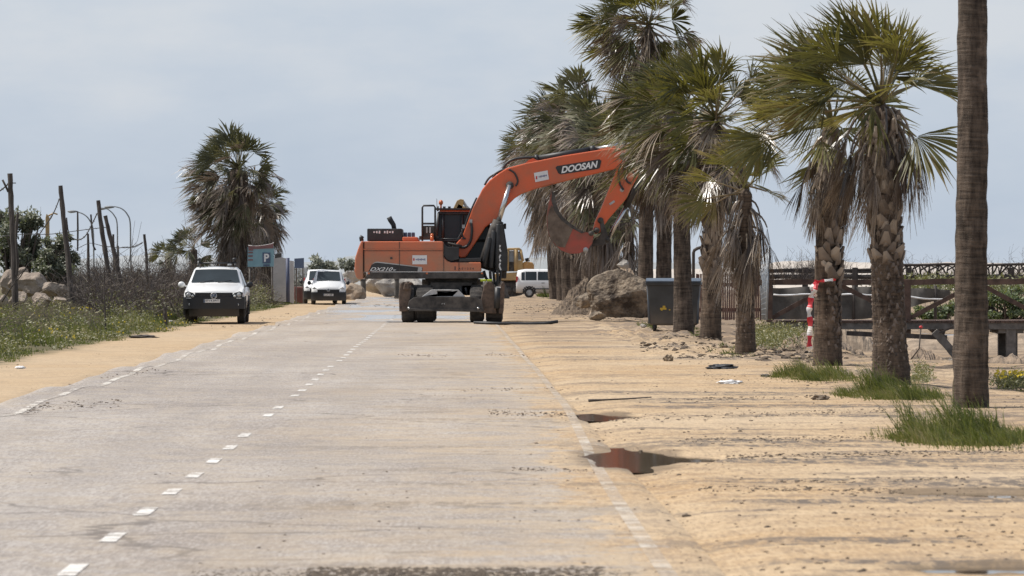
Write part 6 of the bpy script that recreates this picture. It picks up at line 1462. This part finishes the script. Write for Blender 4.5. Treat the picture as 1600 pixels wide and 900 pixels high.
ft = thing('flower_patch', 'patch of bright yellow daisies at the right edge behind the bare palm trunk', 'flowers', o); fb3.build('flowers', YFLOW, ft)
lv = MB(); leaves(lv, (0, 0, .08), (.34, .3, .10), 420, .05, r_, .45, .9); lv.build('foliage', WEED, ft)
# ------------------------------------------------------------------ litter and clods
cl = MB(); r_ = random.Random(99)
def clod(x, D, s_, tint):
    off = x + SL * D; z = road_z(off, D) if -5.6 < off < 1.45 else H(x, D)
    cl.rock((x, D, z + s_ * .15), (s_ * r_.uniform(.9, 1.9), s_ * r_.uniform(.8, 1.3), s_ * r_.uniform(.4, .8)), r_.uniform(0, 90), 1, .5, tint=tint)
for i in range(7000):
    py = 470 + 430 * r_.random() ** 1.15; D = Dg(py); px = r_.uniform(-20, 1620); x = X_(px, D); off = x + SL * D
    if off < -7.9: continue
    onroad = -5.6 < off < 1.4
    dens = .20 if onroad and off < -1.5 else (.42 if onroad else .75)
    if nz(x * .5, D * .18, 40) + r_.uniform(-.45, .45) + (dens - .75) < 0: continue
    s_ = .0035 + .011 * r_.random() ** 3 + (.014 * r_.random() if r_.random() < .02 else 0)
    if off > 4.0 and 84 < D < 125: s_ *= 3.2
    if off > 1.8 and D > 118: s_ *= 2.6
    if onroad: s_ *= .7
    clod(x, D, s_, r_.random() * .7)
# drifts of gravel and torn-up earth lying in bands across the sand
for (x0, y0, x1, y1, wpx, n, sz) in ((1060, 692, 1600, 682, 3.5, 420, .010), (1130, 716, 1600, 706, 5, 420, .011), (1010, 658, 1600, 640, 4, 380, .011), (760, 647, 930, 652, 4, 240, .011), (930, 656, 1010, 655, 4, 90, .012), (800, 733, 930, 736, 2.5, 110, .008), (1090, 768, 1600, 776, 5, 420, .010), (1210, 756, 1520, 752, 3, 160, .009), (960, 705, 1130, 722, 6, 160, .008),
                                    (620, 555, 700, 556, 1.5, 60, .014), (760, 555, 860, 556, 2, 70, .014), (700, 610, 900, 606, 2, 90, .010), (1000, 545, 1340, 552, 6, 600, .042), (1030, 530, 1130, 534, 3, 260, .04), (1180, 555, 1300, 562, 8, 380, .045), (1060, 558, 1210, 560, 3, 160, .03), (800, 482, 1000, 486, 7, 400, .035), (880, 495, 1010, 499, 4, 160, .03), (1040, 628, 1280, 622, 2, 120, .012), (1480, 690, 1600, 686, 4, 120, .014), (1100, 590, 1300, 600, 5, 110, .012), (870, 476, 960, 470, 5, 220, .04),
                                    (40, 638, 190, 630, 4, 150, .012), (150, 590, 260, 580, 3, 50, .012), (540, 476, 640, 480, 2, 60, .03), (400, 500, 470, 490, 4, 90, .02), (330, 512, 440, 506, 3, 120, .02)):
    for i in range(n):
        t = r_.random(); px = lerp(x0, x1, t); py = lerp(y0, y1, t) + r_.gauss(0, wpx * .6) + 1.5 * nz(px * .02, y0); D = Dg(py); clod(X_(px, D), D, sz * (.3 + 1.1 * r_.random() ** 2.2), r_.random() * .65)
stuff_obj(cl, 'dirt_clods', CLOD, 'scattered small clods and pebbles over the sand and road', 'clods')
ml = MB()
for i in range(2600):
    px = r_.gauss(660, 210)
    if not 300 < px < 985: continue
    D = r_.uniform(23.7, 24.75 + .12 * nz(px * .02, 1)); x = X_(px, D); s_ = r_.uniform(.005, .014) * (1.0 if 480 < px < 940 else .6); ml.rock((x, D, .012), (s_ * 1.6, s_ * 1.4, s_ * .8), i * .77, 1, .5, tint=r_.random() * .5)
stuff_obj(ml, 'mud_crumbs', CLOD, 'dark crumbled mud lying across the road closest to the camera', 'mud')
def litter(name, label, px, py, sx, sy, sz, m, seed, cat):
    D = Dg(py); c = base_at(px, D=D); b = MB(); b.rock((0, 0, sz * .5), (sx, sy, sz), seed, 3, .55, freq=2.0); return tag(b.build(name, m, loc=c), label, cat)
litter('plastic_sheet', 'crumpled black plastic lying on the sand left of the taped palm', 1127, 579, .26, .2, .05, BLACK, 3, 'litter')
litter('plastic_bag', 'crumpled white plastic bag lying on the sand', 1141, 601, .17, .15, .035, PAPER, 5, 'litter')
litter('stone', 'dark stone sitting alone on the sand before the bin palms', 1044, 566, .085, .08, .075, CLOD, 8, 'stone')
litter('stone', 'small grey stone beside the foot of the wheeled bin', 1005, 516, .08, .07, .05, ROCKF, 9, 'stone')
litter('plastic_scrap', 'scrap of grey plastic on the sand near the taped palm grass', 1196, 591, .08, .07, .025, NETM, 12, 'litter')
litter('dirt_lump', 'pair of brown dirt lumps left of the patterned palm grass', 1282, 628, .11, .09, .04, CLOD, 15, 'dirt lump')
litter('plastic_scrap', 'white scrap lying in the grass edge left of the pickup', 267, 504, .06, .05, .03, PAPER, 16, 'litter')
litter('plastic_scrap', 'white scrap on the sand at the left photo edge by the grass', 32, 579, .09, .07, .03, PAPER, 18, 'litter')
litter('wood_scrap', 'dark debris with a pale scrap lying by the verge grass before the pickup', 224, 527, .36, .25, .05, POSTW, 19, 'litter')
b = MB(); c = base_at(800, 508); D = Dg(508); b.tube([P(740, 507.5, D) - c + Vector((0, 0, .07)), P(780, 508, D) - c + Vector((0, 0, .05)), P(820, 509, D) - c + Vector((0, 0, .06)), P(850, 509.5, D) - c + Vector((0, 0, .07)), P(872, 507.5, D) - c + Vector((0, 0, .10))], [.04, .05, .045, .06, .05], 7, jit=.1); tag(b.build('dark_strip', BLACK, loc=c), 'thin dark strip lying on the sand right of the excavator wheels', 'hose')  # thin black tube laid as a dark strip along the ground
b = MB(); c = base_at(960, 632); b.tube([(-.32, 0, .02), (-.1, .1, .03), (.2, .6, .03), (.5, 1.3, .03)], [.02, .012, .01, .006], 5, jit=.2); tag(b.build('twig', POSTW, loc=c), 'thin dark twig lying on the sand above the puddle', 'twig')
